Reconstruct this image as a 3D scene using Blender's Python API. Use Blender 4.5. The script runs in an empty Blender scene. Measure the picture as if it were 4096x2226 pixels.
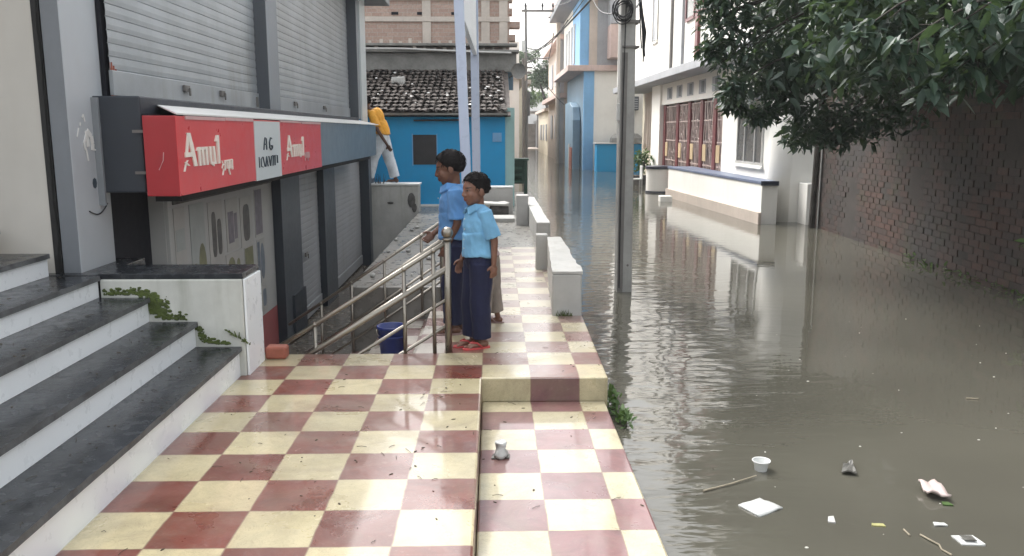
import bpy, bmesh, math, random
from mathutils import Vector, Matrix, noise
random.seed(7)
R = math.radians
sc = bpy.context.scene
COL = sc.collection

# ------------------------------------------------------------------ camera
cam_d = bpy.data.cameras.new('camera')
cam_d.sensor_width = 36.0
cam_d.sensor_fit = 'HORIZONTAL'
cam_d.lens = 29.44
cam_d.clip_start = 0.05
cam_d.clip_end = 2000
cam = bpy.data.objects.new('camera', cam_d)
COL.objects.link(cam)
yaw, pitch = R(1.2548), R(9.9424)
fw = Vector((math.sin(yaw)*math.cos(pitch), math.cos(yaw)*math.cos(pitch), -math.sin(pitch)))
rt = Vector((math.cos(yaw), -math.sin(yaw), 0))
up = rt.cross(fw)
cam.matrix_world = Matrix(((rt.x, up.x, -fw.x, 0.077), (rt.y, up.y, -fw.y, 0.0), (rt.z, up.z, -fw.z, 1.49), (0, 0, 0, 1)))
sc.camera = cam

# ------------------------------------------------------------------ world, sun, exposure
SUN_EL, SUN_ROT = R(48), R(-38)
w = bpy.data.worlds.new('World'); sc.world = w; w.use_nodes = True
nt = w.node_tree; nt.nodes.clear()
sky = nt.nodes.new('ShaderNodeTexSky'); sky.sky_type = 'NISHITA'; sky.sun_disc = False
sky.sun_elevation = SUN_EL; sky.sun_rotation = SUN_ROT; sky.dust_density = 6.0; sky.air_density = 1.6; sky.ozone_density = 1.0
hs = nt.nodes.new('ShaderNodeHueSaturation'); hs.inputs['Saturation'].default_value = 0.16
bg = nt.nodes.new('ShaderNodeBackground'); bg.inputs['Strength'].default_value = 0.15
wo = nt.nodes.new('ShaderNodeOutputWorld')
nt.links.new(sky.outputs[0], hs.inputs['Color']); nt.links.new(hs.outputs[0], bg.inputs['Color']); nt.links.new(bg.outputs[0], wo.inputs['Surface'])
sd = bpy.data.lights.new('sun', 'SUN'); sd.energy = 0.55; sd.angle = R(25); sd.color = (1.0, 0.97, 0.93)
so = bpy.data.objects.new('sun', sd); COL.objects.link(so)
sdir = Vector((math.sin(SUN_ROT)*math.cos(SUN_EL), math.cos(SUN_ROT)*math.cos(SUN_EL), math.sin(SUN_EL)))
so.rotation_euler = sdir.to_track_quat('Z', 'Y').to_euler(); so.location = (0, 10, 30)
sc.view_settings.view_transform = 'Standard'; sc.view_settings.look = 'None'
sc.view_settings.exposure = 1.58; sc.view_settings.gamma = 1.0
sc.cycles.max_bounces = 8; sc.cycles.diffuse_bounces = 4; sc.cycles.glossy_bounces = 4; sc.cycles.transparent_max_bounces = 8
sc.cycles.use_denoising = True

# ------------------------------------------------------------------ materials
def nodes(name):
    m = bpy.data.materials.new(name); m.use_nodes = True
    t = m.node_tree; b = t.nodes['Principled BSDF']
    return m, t, b
def N(t, typ, **kw):
    n = t.nodes.new(typ)
    for k, v in kw.items():
        if k.startswith('i_'):
            key = k[2:]
            n.inputs[int(key) if key.isdigit() else key].default_value = v
        else: setattr(n, k, v)
    return n
def math_n(t, op, a, b=None, c=None):
    n = t.nodes.new('ShaderNodeMath'); n.operation = op
    for i, v in enumerate((a, b, c)):
        if v is None: continue
        if isinstance(v, (int, float)): n.inputs[i].default_value = v
        else: t.links.new(v, n.inputs[i])
    return n.outputs[0]
def mixc(t, fac, a, b, mode='MIX'):
    n = t.nodes.new('ShaderNodeMix'); n.data_type = 'RGBA'; n.blend_type = mode
    for sock, v in ((n.inputs[0], fac), (n.inputs[6], a), (n.inputs[7], b)):
        if isinstance(v, (int, float)): sock.default_value = v
        elif isinstance(v, tuple): sock.default_value = (*v[:3], 1)
        else: t.links.new(v, sock)
    return n.outputs[2]
def pos(t, sx=1, sy=1, sz=1, off=(0, 0, 0)):
    g = N(t, 'ShaderNodeNewGeometry')
    mp = N(t, 'ShaderNodeMapping'); mp.inputs['Scale'].default_value = (sx, sy, sz); mp.inputs['Location'].default_value = off
    t.links.new(g.outputs['Position'], mp.inputs['Vector'])
    return mp.outputs[0]
def noi(t, vec, scale, detail=4, rough=0.55, dist=0.0):
    n = N(t, 'ShaderNodeTexNoise'); n.inputs['Scale'].default_value = scale; n.inputs['Detail'].default_value = detail
    n.inputs['Roughness'].default_value = rough; n.inputs['Distortion'].default_value = dist
    t.links.new(vec, n.inputs['Vector']); return n.outputs['Fac']
def ramp(t, fac, lo, hi):
    n = N(t, 'ShaderNodeMapRange'); n.inputs['From Min'].default_value = lo; n.inputs['From Max'].default_value = hi
    t.links.new(fac, n.inputs['Value']); return n.outputs[0]
def bump(t, b, h, strength=0.3, dist=0.01):
    n = N(t, 'ShaderNodeBump'); n.inputs['Strength'].default_value = strength; n.inputs['Distance'].default_value = dist
    t.links.new(h, n.inputs['Height']); t.links.new(n.outputs[0], b.inputs['Normal'])
def sc3(c, k): return tuple(min(1, x*k) for x in c)

def plain(name, col, rough=0.6, var=0.25, scale=2.5, bs=60, bstr=0.15, metallic=0.0, col2=None, streak=0.0, scol=(0.12, 0.11, 0.09), spec=0.5, rvar=0.1, coat=0.0):
    m, t, b = nodes(name)
    p = pos(t)
    n1 = noi(t, p, scale, 5); n2 = noi(t, p, scale*9, 4)
    f = math_n(t, 'ADD', math_n(t, 'MULTIPLY', n1, 0.7), math_n(t, 'MULTIPLY', n2, 0.3))
    f = ramp(t, f, 0.35, 0.65)
    c = mixc(t, f, sc3(col, 1-var), col2 if col2 else sc3(col, 1+var*0.5))
    if streak:
        s = noi(t, pos(t, 6, 6, 0.5), 1.2, 5, 0.65)
        s2 = noi(t, pos(t, 1, 1, 1, (5, 3, 1)), 0.9, 3)
        k = math_n(t, 'MULTIPLY', ramp(t, s, 0.5, 0.75), ramp(t, s2, 0.35, 0.7))
        c = mixc(t, math_n(t, 'MULTIPLY', k, streak), c, scol)
    t.links.new(c, b.inputs['Base Color'])
    b.inputs['Metallic'].default_value = metallic
    b.inputs['Specular IOR Level'].default_value = spec
    r = ramp(t, n2, 0.3, 0.7)
    rr = math_n(t, 'ADD', math_n(t, 'MULTIPLY', r, rvar), rough - rvar/2)
    t.links.new(rr, b.inputs['Roughness'])
    if bstr: bump(t, b, noi(t, p, bs, 4), bstr, 0.004)
    if coat: b.inputs['Coat Weight'].default_value = coat; b.inputs['Coat Roughness'].default_value = 0.12
    return m

def tile_mat(name, red, cream, yoff, odd=0, vertical=False, wet=0.7, far_sheen=0.0):
    m, t, b = nodes(name)
    g = N(t, 'ShaderNodeNewGeometry'); s = N(t, 'ShaderNodeSeparateXYZ'); t.links.new(g.outputs['Position'], s.inputs[0])
    wob = noi(t, pos(t), 7, 2)
    wo_ = math_n(t, 'MULTIPLY', math_n(t, 'SUBTRACT', wob, 0.5), 0.012)
    tx = math_n(t, 'DIVIDE', math_n(t, 'ADD', s.outputs['X'], wo_), 0.3)
    ty = math_n(t, 'DIVIDE', math_n(t, 'SUBTRACT', math_n(t, 'ADD', s.outputs['Y'], wo_), yoff), 0.3)
    fx = math_n(t, 'FLOOR', tx); fy = math_n(t, 'FLOOR', ty)
    tot = math_n(t, 'ADD', fx, odd) if vertical else math_n(t, 'ADD', math_n(t, 'ADD', fx, fy), odd)
    par = math_n(t, 'PINGPONG', tot, 1.0)
    par = math_n(t, 'GREATER_THAN', par, 0.5)
    # one tone per tile
    cx = N(t, 'ShaderNodeCombineXYZ'); t.links.new(fx, cx.inputs[0]); t.links.new(fy, cx.inputs[1])
    wn = N(t, 'ShaderNodeTexWhiteNoise'); wn.noise_dimensions = '3D'; t.links.new(cx.outputs[0], wn.inputs['Vector'])
    c = mixc(t, par, red, cream)
    c = mixc(t, 1.0, c, mixc(t, wn.outputs['Value'], (0.84, 0.84, 0.84), (1.05, 1.03, 1.0)), 'MULTIPLY')
    n1 = noi(t, pos(t), 5.5, 6, 0.65, 0.8); n2 = noi(t, pos(t), 34, 5, 0.6)
    c = mixc(t, math_n(t, 'MULTIPLY', ramp(t, n1, 0.42, 0.68), 0.75), c, mixc(t, par, sc3(red, 0.55), sc3(cream, 0.72)))
    c = mixc(t, math_n(t, 'MULTIPLY', ramp(t, n2, 0.58, 0.75), 0.25), c, mixc(t, par, (0.42, 0.3, 0.27), (0.45, 0.4, 0.25)))
    fl = noi(t, pos(t, 1, 1, 1, (2.2, 8.1, 0)), 1.15, 7, 0.72, 1.5)
    c = mixc(t, math_n(t, 'MULTIPLY', ramp(t, fl, 0.46, 0.72), 0.55), c, (0.20, 0.155, 0.105))
    sc_ = noi(t, pos(t, 1, 1, 1, (1, 1, 0)), 11, 3, 0.7, 3.5)
    c = mixc(t, math_n(t, 'MULTIPLY', ramp(t, math_n(t, 'ABSOLUTE', math_n(t, 'SUBTRACT', sc_, 0.5)), 0.022, 0.0), 0.34), c, (0.13, 0.09, 0.065))
    if far_sheen:
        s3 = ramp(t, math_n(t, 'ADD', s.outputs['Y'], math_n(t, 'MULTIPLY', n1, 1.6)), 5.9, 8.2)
        c = mixc(t, math_n(t, 'MULTIPLY', s3, far_sheen), c, (0.46, 0.43, 0.39))  # pales the far tiles, putting the pale sky sheen into their colour
    def edge(v):
        fr = math_n(t, 'FRACT', v); d = math_n(t, 'MINIMUM', fr, math_n(t, 'SUBTRACT', 1.0, fr)); return d
    d = edge(tx) if vertical else math_n(t, 'MINIMUM', edge(tx), edge(ty))
    gr = math_n(t, 'LESS_THAN', d, 0.010)
    c = mixc(t, math_n(t, 'MULTIPLY', gr, 0.75), c, (0.22, 0.15, 0.10))
    t.links.new(c, b.inputs['Base Color'])
    wetn = ramp(t, noi(t, pos(t, 1, 1, 1, (3.1, 1.7, 0)), 2.6, 5, 0.6, 0.5), 0.38, 0.66)
    rough = math_n(t, 'ADD', math_n(t, 'MULTIPLY', wetn, -0.30), 0.46)
    rough = math_n(t, 'ADD', rough, math_n(t, 'MULTIPLY', n2, 0.08))
    t.links.new(rough, b.inputs['Roughness'])
    b.inputs['Coat Weight'].default_value = wet
    mud = ramp(t, noi(t, pos(t, 1, 1, 1, (9, 4, 0)), 1.7, 6, 0.7, 1.2), 0.5, 0.72)
    cr = math_n(t, 'ADD', math_n(t, 'MULTIPLY', mud, 0.26), 0.07)
    if far_sheen: cr = math_n(t, 'ADD', cr, math_n(t, 'MULTIPLY', s3, 0.26))
    t.links.new(cr, b.inputs['Coat Roughness'])
    h = math_n(t, 'ADD', math_n(t, 'MULTIPLY', n2, 0.35), math_n(t, 'MULTIPLY', n1, 0.8))
    h = math_n(t, 'SUBTRACT', h, math_n(t, 'MULTIPLY', math_n(t, 'LESS_THAN', d, 0.012), 0.25))
    bump(t, b, h, 0.30, 0.007)
    return m

def brick_mat(name, c1, c2, mort, bw=0.22, bh=0.075, axis='Y', rough=0.9, streak=0.5, contrast=1.0):
    m, t, b = nodes(name)
    g = N(t, 'ShaderNodeNewGeometry'); s = N(t, 'ShaderNodeSeparateXYZ'); t.links.new(g.outputs['Position'], s.inputs[0])
    cx = N(t, 'ShaderNodeCombineXYZ'); t.links.new(s.outputs[axis], cx.inputs[0]); t.links.new(s.outputs['Z'], cx.inputs[1])
    br = N(t, 'ShaderNodeTexBrick'); br.inputs['Scale'].default_value = 1.0
    br.inputs['Brick Width'].default_value = bw; br.inputs['Row Height'].default_value = bh; br.inputs['Mortar Size'].default_value = 0.008
    br.inputs['Color1'].default_value = (*c1, 1); br.inputs['Color2'].default_value = (*c2, 1); br.inputs['Mortar'].default_value = (*mort, 1)
    t.links.new(cx.outputs[0], br.inputs['Vector'])
    n1 = noi(t, pos(t), 1.4, 6, 0.65); n2 = noi(t, pos(t), 22, 4)
    c = mixc(t, math_n(t, 'MULTIPLY', ramp(t, n1, 0.42, 0.68), streak), br.outputs['Color'], sc3(mort, 0.6))
    c = mixc(t, math_n(t, 'MULTIPLY', ramp(t, n2, 0.45, 0.7), 0.4), c, sc3(c1, 0.6))
    t.links.new(c, b.inputs['Base Color']); b.inputs['Roughness'].default_value = rough
    bump(t, b, math_n(t, 'ADD', math_n(t, 'MULTIPLY', br.outputs['Fac'], -1.0), math_n(t, 'MULTIPLY', n2, 0.5)), 0.5, 0.012)
    return m

def water_mat():
    m, t, b = nodes('flood_water')
    n0 = noi(t, pos(t), 0.5, 3)
    c = mixc(t, ramp(t, n0, 0.35, 0.65), (0.080, 0.076, 0.061), (0.102, 0.097, 0.077))
    t.links.new(c, b.inputs['Base Color'])
    b.inputs['Roughness'].default_value = 0.035; b.inputs['IOR'].default_value = 1.50
    # ripples: lively along the walkway and the lane, almost calm in the lee of the wall
    g = N(t, 'ShaderNodeNewGeometry'); s = N(t, 'ShaderNodeSeparateXYZ'); t.links.new(g.outputs['Position'], s.inputs[0])
    calm = ramp(t, math_n(t, 'ADD', s.outputs['X'], math_n(t, 'MULTIPLY', s.outputs['Y'], -0.12)), 2.0, 0.1)
    near = ramp(t, s.outputs['Y'], 13.0, 5.0)
    a = noi(t, pos(t, 0.75, 1.7, 1), 1.5, 2, 0.4, 1.1)
    a1 = noi(t, pos(t, 0.8, 1.9, 1, (2, 7, 0)), 3.4, 2, 0.45, 0.8)
    a2 = noi(t, pos(t, 0.6, 2.4, 1, (4, 2, 0)), 8.0, 2, 0.5, 0.3)
    h = math_n(t, 'ADD', math_n(t, 'MULTIPLY', math_n(t, 'MULTIPLY', a, near), 1.5), math_n(t, 'ADD', math_n(t, 'MULTIPLY', a1, 0.58), math_n(t, 'MULTIPLY', a2, 0.16)))
    far = math_n(t, 'MULTIPLY', ramp(t, s.outputs['Y'], 9.0, 17.0), 0.34)
    h = math_n(t, 'MULTIPLY', h, math_n(t, 'MAXIMUM', math_n(t, 'ADD', math_n(t, 'MULTIPLY', calm, 0.93), 0.07), far))
    bump(t, b, h, 0.26, 0.05)
    return m

def leaf_mat(name, ca, cb, rough=0.38, trans=0.25):
    m, t, b = nodes(name)
    g = N(t, 'ShaderNodeNewGeometry')
    c = mixc(t, g.outputs['Random Per Island'], ca, cb)
    n = noi(t, pos(t), 30, 3)
    c = mixc(t, math_n(t, 'MULTIPLY', n, 0.3), c, sc3(ca, 0.5))
    t.links.new(c, b.inputs['Base Color']); b.inputs['Roughness'].default_value = rough
    tr = N(t, 'ShaderNodeBsdfTranslucent'); t.links.new(mixc(t, 0.5, c, (0.12, 0.18, 0.03)), tr.inputs['Color'])
    mx = N(t, 'ShaderNodeMixShader'); mx.inputs[0].default_value = trans
    o = [x for x in t.nodes if x.type == 'OUTPUT_MATERIAL'][0]
    t.links.new(b.outputs[0], mx.inputs[1]); t.links.new(tr.outputs[0], mx.inputs[2]); t.links.new(mx.outputs[0], o.inputs['Surface'])
    return m

def skin_mat(name):
    m, t, b = nodes(name)
    a = N(t, 'ShaderNodeVertexColor'); a.layer_name = 'tone'
    n = noi(t, pos(t), 45, 4)
    c = mixc(t, math_n(t, 'MULTIPLY', n, 0.25), a.outputs['Color'], (0.05, 0.02, 0.012))
    t.links.new(c, b.inputs['Base Color']); b.inputs['Roughness'].default_value = 0.48
    b.inputs['Subsurface Weight'].default_value = 0.06; b.inputs['Subsurface Radius'].default_value = (0.01, 0.004, 0.002)
    bump(t, b, noi(t, pos(t), 250, 2), 0.1, 0.001)
    return m

def cloth_mat(name, col, rough=0.85, var=0.18):
    m, t, b = nodes(name)
    p = pos(t); n1 = noi(t, p, 7, 4); wv = noi(t, pos(t, 1, 1, 1.0), 420, 2)
    c = mixc(t, ramp(t, n1, 0.3, 0.7), sc3(col, 1-var), sc3(col, 1+var))
    t.links.new(c, b.inputs['Base Color']); b.inputs['Roughness'].default_value = rough
    b.inputs['Sheen Weight'].default_value = 0.04
    bump(t, b, math_n(t, 'ADD', wv, math_n(t, 'MULTIPLY', noi(t, pos(t, 1, 1, 0.5), 26, 3, 0.5, 1.0), 2.0)), 0.25, 0.004)
    return m

M = {}
M['tile'] = tile_mat('terrace_tile', (0.175, 0.043, 0.026), (0.54, 0.47, 0.285), 5.5445, odd=1, far_sheen=0.45)
M['tile_low'] = tile_mat('platform_tile', (0.235, 0.105, 0.105), (0.59, 0.53, 0.35), 4.745, odd=1)
M['tile_riser'] = tile_mat('riser_tile', (0.21, 0.10, 0.105), (0.54, 0.48, 0.31), 0, odd=1, vertical=True, wet=0.2)
M['tile_steps'] = tile_mat('descending_step_tile', (0.30, 0.19, 0.18), (0.60, 0.56, 0.50), 5.5445, odd=1, wet=0.6)
M['concrete'] = plain('concrete', (0.40, 0.40, 0.38), 0.55, 0.35, 1.6, 50, 0.3, streak=0.5)
M['wet_concrete'] = plain('wet_concrete', (0.22, 0.21, 0.19), 0.34, 0.35, 0.9, 25, 0.12, rvar=0.3)
M['court_floor'] = plain('muddy_court_floor', (0.16, 0.14, 0.115), 0.2, 0.35, 1.1, 30, 0.15, rvar=0.2)
M['mud'] = plain('mud', (0.10, 0.085, 0.06), 0.8, 0.3, 0.5)
M['riser_white'] = plain('white_marble_riser', (0.87, 0.90, 0.92), 0.3, 0.03, 1.5, 90, 0.03, streak=0.03)
M['slate'] = plain('dark_stone_tread', (0.013, 0.015, 0.018), 0.24, 0.5, 1.8, 35, 0.2, col2=(0.042, 0.047, 0.054), rvar=0.2, coat=0.0, spec=0.35)
M['slate_edge'] = plain('chipped_stone_edge', (0.10, 0.105, 0.11), 0.5, 0.6, 14, 60, 0.6)
M['cheek'] = plain('weathered_white_plaster', (0.56, 0.57, 0.53), 0.6, 0.18, 1.8, 60, 0.2, streak=0.75, scol=(0.16, 0.17, 0.11))
M['moss'] = plain('green_moss', (0.085, 0.115, 0.028), 0.9, 0.5, 18, 120, 0.9)
M['beige'] = plain('beige_plaster', (0.50, 0.48, 0.44), 0.8, 0.08, 0.8, 80, 0.12, streak=0.15, scol=(0.28, 0.2, 0.13))
M['black_gap'] = plain('near_black_fill', (0.015, 0.015, 0.015), 0.8, 0.4, 10)  # near-black fill for gaps and the underside of the sign
M['stain'] = plain('dark_damp_stain', (0.10, 0.095, 0.09), 0.8, 0.5, 12)
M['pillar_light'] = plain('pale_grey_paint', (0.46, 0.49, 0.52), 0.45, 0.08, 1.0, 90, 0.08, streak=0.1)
M['pillar_shaded'] = plain('shaded_grey_paint', (0.17, 0.185, 0.205), 0.5, 0.12, 1.5, 90, 0.08, streak=0.15)
M['pillar_dark'] = plain('dark_grey_paint', (0.085, 0.095, 0.11), 0.5, 0.15, 1.5, 90, 0.08, streak=0.1)
M['facade_grey'] = plain('grey_facade_paint', (0.24, 0.26, 0.28), 0.6, 0.12, 1.2, 90, 0.08, streak=0.15)
M['shutter'] = plain('grey_painted_steel', (0.36, 0.385, 0.405), 0.42, 0.2, 1.6, 120, 0.05, metallic=0.2, streak=0.55, scol=(0.2, 0.185, 0.14))
M['shutter_low'] = plain('dusty_steel_sheet', (0.36, 0.37, 0.385), 0.5, 0.12, 1.2, 120, 0.04, metallic=0.15, streak=0.45, scol=(0.25, 0.22, 0.17))
M['fascia_dark'] = plain('charcoal_panel', (0.033, 0.040, 0.052), 0.5, 0.15, 1.4)
M['canopy_white'] = plain('off_white_sheet', (0.76, 0.76, 0.74), 0.4, 0.06, 1.5, streak=0.25, scol=(0.35, 0.32, 0.28))
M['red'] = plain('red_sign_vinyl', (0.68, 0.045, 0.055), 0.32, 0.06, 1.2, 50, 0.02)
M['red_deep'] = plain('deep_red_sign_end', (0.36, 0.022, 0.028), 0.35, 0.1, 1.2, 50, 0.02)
M['sign_white'] = plain('sign_white_vinyl', (0.62, 0.67, 0.68), 0.35, 0.05, 1.0, 50, 0.02)
M['sign_grey'] = plain('blue_grey_sign_panel', (0.15, 0.19, 0.225), 0.35, 0.1, 0.8, 50, 0.02)
M['letter_cream'] = plain('cream_lettering', (0.85, 0.80, 0.72), 0.5, 0.05, 4, 50, 0.0)
M['letter_black'] = plain('dark_lettering', (0.04, 0.06, 0.08), 0.5, 0.1, 4, 50, 0.0)
M['pinkish'] = plain('faded_pink_trim', (0.62, 0.38, 0.38), 0.5, 0.15, 6)
M['navy_dark'] = plain('dark_interior', (0.008, 0.009, 0.016), 0.8, 0.2, 2)  # near-black standing in for unlit openings and gaps
M['poster_wall'] = plain('poster_wall_paint', (0.43, 0.43, 0.42), 0.55, 0.08, 1.2, 80, 0.1, streak=0.3, scol=(0.22, 0.2, 0.17))
M['dado_red'] = plain('faded_red_dado', (0.36, 0.10, 0.10), 0.6, 0.2, 2.5)
M['paper_a'] = plain('poster_paper_pale', (0.42, 0.41, 0.39), 0.6, 0.08, 5)
M['paper_b'] = plain('poster_paper_grey', (0.36, 0.38, 0.37), 0.6, 0.12, 5)
M['ink_dark'] = plain('poster_ink_dark', (0.11, 0.105, 0.10), 0.6, 0.4, 12)
M['ink_olive'] = plain('poster_ink_olive', (0.21, 0.21, 0.12), 0.6, 0.3, 12)
M['ink_mauve'] = plain('poster_ink_mauve', (0.20, 0.18, 0.21), 0.6, 0.3, 12)
M['ink_blue'] = plain('poster_ink_blue', (0.17, 0.20, 0.24), 0.6, 0.3, 12)
M['terracotta'] = plain('terracotta', (0.32, 0.10, 0.065), 0.7, 0.25, 9, 60, 0.4)
M['steel'] = plain('brushed_stainless_steel', (0.31, 0.285, 0.245), 0.32, 0.12, 3, 160, 0.02, metallic=0.95)
M['bucket'] = plain('blue_plastic', (0.012, 0.03, 0.17), 0.35, 0.15, 5, 60, 0.03)
M['wall_white'] = plain('worn_whitewash', (0.47, 0.465, 0.44), 0.7, 0.16, 1.6, 60, 0.3, streak=0.7, scol=(0.22, 0.22, 0.16))
M['wall_grey'] = plain('grey_limewash', (0.47, 0.46, 0.44), 0.75, 0.12, 2.0, 60, 0.25, streak=0.7, scol=(0.13, 0.13, 0.1))
M['blue'] = plain('bright_blue_limewash', (0.018, 0.33, 0.66), 0.75, 0.08, 0.9, 60, 0.12, streak=0.15, scol=(0.02, 0.16, 0.35))
M['blue_pale'] = plain('pale_blue_wash', (0.20, 0.42, 0.68), 0.75, 0.12, 0.9, 60, 0.12, streak=0.3, scol=(0.2, 0.25, 0.3))
M['blue_grey'] = plain('blue_grey_shutter', (0.18, 0.28, 0.37), 0.6, 0.15, 1.0, streak=0.3)
M['teal'] = plain('pale_teal_wash', (0.38, 0.58, 0.56), 0.75, 0.12, 0.9, streak=0.3)
M['window_dark'] = plain('dark_shutter_wood', (0.03, 0.028, 0.03), 0.6, 0.3, 6)
M['rooftile'] = plain('dark_clay_tile', (0.10, 0.075, 0.065), 0.75, 0.55, 5, 50, 0.6, col2=(0.115, 0.098, 0.085), streak=0.25, scol=(0.24, 0.23, 0.21))
M['tin'] = plain('weathered_tin', (0.24, 0.235, 0.22), 0.5, 0.35, 2.5, metallic=0.3, streak=0.5)
M['brick_pale'] = brick_mat('pale_pink_brick', (0.42, 0.29, 0.24), (0.49, 0.36, 0.30), (0.44, 0.38, 0.33), 0.24, 0.09, 'X', streak=0.25)
M['band'] = plain('pale_concrete_band', (0.58, 0.52, 0.46), 0.8, 0.15, 2.0, 50, 0.3, streak=0.3)
def brick_unit_mat():
    m, t, b = nodes('damp_old_brick')
    g = N(t, 'ShaderNodeNewGeometry')
    c = mixc(t, g.outputs['Random Per Island'], (0.038, 0.023, 0.018), (0.072, 0.035, 0.025))
    n1 = noi(t, pos(t), 0.7, 5, 0.65); n2 = noi(t, pos(t), 26, 4)
    c = mixc(t, math_n(t, 'MULTIPLY', ramp(t, n1, 0.42, 0.62), 0.8), c, (0.030, 0.029, 0.028))
    c = mixc(t, math_n(t, 'MULTIPLY', ramp(t, n2, 0.45, 0.7), 0.4), c, (0.02, 0.017, 0.015))
    ms = noi(t, pos(t, 1, 1, 1.6, (3, 0, 0)), 1.9, 6, 0.7)
    c = mixc(t, math_n(t, 'MULTIPLY', ramp(t, ms, 0.52, 0.70), 0.6), c, (0.030, 0.042, 0.018))
    t.links.new(c, b.inputs['Base Color']); b.inputs['Roughness'].default_value = 0.75
    bump(t, b, n2, 0.5, 0.008)
    return m
M['brick_wall'] = brick_unit_mat()
M['mortar'] = plain('dark_old_mortar', (0.046, 0.038, 0.033), 0.9, 0.4, 3, 40, 0.5)
M['brick_dark'] = brick_mat('dark_damp_brick', (0.060, 0.030, 0.026), (0.040, 0.026, 0.024), (0.038, 0.036, 0.033), 0.23, 0.08, 'Y', streak=0.6)
M['white_frame'] = plain('bluish_white_enamel', (0.52, 0.59, 0.74), 0.3, 0.06, 1.5, 60, 0.02)
M['white_panel'] = plain('white_hoarding_sheet', (0.76, 0.81, 0.86), 0.4, 0.04, 1.0, 60, 0.02)
M['pole'] = plain('weathered_concrete_pole', (0.36, 0.355, 0.335), 0.8, 0.2, 2.5, 60, 0.3, streak=0.5)
M['pole_steel'] = plain('grey_pole_steel', (0.17, 0.16, 0.15), 0.6, 0.2, 3)
M['cable'] = plain('black_cable', (0.02, 0.02, 0.022), 0.6, 0.2, 8, bstr=0)
M['meter'] = plain('pale_meter_box', (0.52, 0.52, 0.50), 0.5, 0.1, 6)
M['green'] = plain('dark_green_paint', (0.04, 0.085, 0.06), 0.5, 0.25, 3, streak=0.2)
M['house_white'] = plain('white_house_paint', (0.82, 0.80, 0.75), 0.75, 0.06, 0.7, 60, 0.1, streak=0.18, scol=(0.45, 0.42, 0.36))
M['house_cream'] = plain('cream_house_paint', (0.66, 0.60, 0.47), 0.75, 0.12, 0.9, 60, 0.1, streak=0.3)
M['slab_grey'] = plain('grey_slab_edge', (0.36, 0.37, 0.39), 0.7, 0.15, 1.2, streak=0.4)
M['maroon'] = plain('maroon_gate_paint', (0.15, 0.035, 0.038), 0.4, 0.15, 2.0)
M['grille'] = plain('worn_grille_paint', (0.46, 0.36, 0.33), 0.5, 0.3, 8)
M['gate_back'] = plain('dark_gate_interior', (0.03, 0.02, 0.02), 0.7, 0.3, 3)  # dark colour painting the unlit space behind the grille
M['lockplate'] = plain('cream_lock_plate', (0.52, 0.39, 0.23), 0.5, 0.12, 3)
M['coping_blue'] = plain('blue_grey_coping', (0.13, 0.16, 0.24), 0.4, 0.15, 2.0)
M['coping_navy'] = plain('navy_coping', (0.03, 0.035, 0.055), 0.4, 0.15, 2.0)
M['glass'] = plain('dusty_window_glass', (0.10, 0.10, 0.098), 0.18, 0.2, 2.0, bstr=0)
M['alu'] = plain('aluminium_frame', (0.55, 0.55, 0.54), 0.4, 0.1, 3, metallic=0.4)
M['pinkwall'] = plain('faded_pink_paint', (0.55, 0.42, 0.38), 0.8, 0.2, 0.8, streak=0.4)
M['tan'] = plain('tan_plaster', (0.50, 0.43, 0.37), 0.8, 0.15, 0.6, streak=0.35)
M['bark'] = plain('dark_bark', (0.045, 0.038, 0.032), 0.9, 0.4, 8, 40, 0.8)
M['leaf'] = leaf_mat('big_tree_leaf', (0.020, 0.048, 0.034), (0.055, 0.100, 0.064), 0.46, 0.22)
M['leaf_far'] = leaf_mat('far_tree_leaf', (0.05, 0.09, 0.05), (0.10, 0.15, 0.08), 0.6)
M['leaf_weed'] = leaf_mat('weed_leaf', (0.05, 0.11, 0.02), (0.10, 0.17, 0.05), 0.6)
M['plastic_white'] = plain('floating_white_plastic', (0.56, 0.57, 0.55), 0.35, 0.08, 9, 40, 0.4)
M['plastic_pink'] = plain('pinkish_plastic', (0.55, 0.45, 0.42), 0.35, 0.15, 9, 40, 0.3)
M['foil'] = plain('crumpled_dark_foil', (0.16, 0.155, 0.14), 0.35, 0.4, 20, 40, 0.5, metallic=0.3)
M['twig'] = plain('pale_twig', (0.30, 0.26, 0.19), 0.8, 0.3, 12)
M['litter'] = plain('dark_leaf_litter', (0.055, 0.042, 0.025), 0.8, 0.5, 20)
M['speck'] = plain('pale_floating_specks', (0.62, 0.60, 0.54), 0.7, 0.3, 20)
M['yellow'] = plain('yellow_scrap', (0.40, 0.38, 0.16), 0.5, 0.2, 12)
M['skin'] = skin_mat('skin')
M['hair'] = plain('black_hair', (0.010, 0.008, 0.008), 0.8, 0.4, 60, bs=200, bstr=0.6, spec=0.15)
M['shirt_light'] = cloth_mat('light_blue_school_shirt', (0.17, 0.40, 0.62))
M['shirt_mid'] = cloth_mat('blue_school_shirt', (0.10, 0.25, 0.50))
M['navy'] = cloth_mat('navy_school_trousers', (0.006, 0.009, 0.040), 0.85)
M['orange'] = cloth_mat('orange_shirt_cloth', (0.80, 0.38, 0.045))
M['white_cloth'] = cloth_mat('white_trouser_cloth', (0.60, 0.64, 0.68))
M['grey_brown'] = cloth_mat('grey_brown_cloth', (0.27, 0.23, 0.20))
M['mauve_cloth'] = cloth_mat('dull_mauve_shirt_cloth', (0.33, 0.25, 0.25))
M['slipper_red'] = plain('red_rubber', (0.50, 0.065, 0.065), 0.5, 0.12, 8)
M['slipper_grey'] = plain('grey_pink_rubber', (0.30, 0.20, 0.19), 0.5, 0.15, 8)
M['water'] = water_mat()

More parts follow.
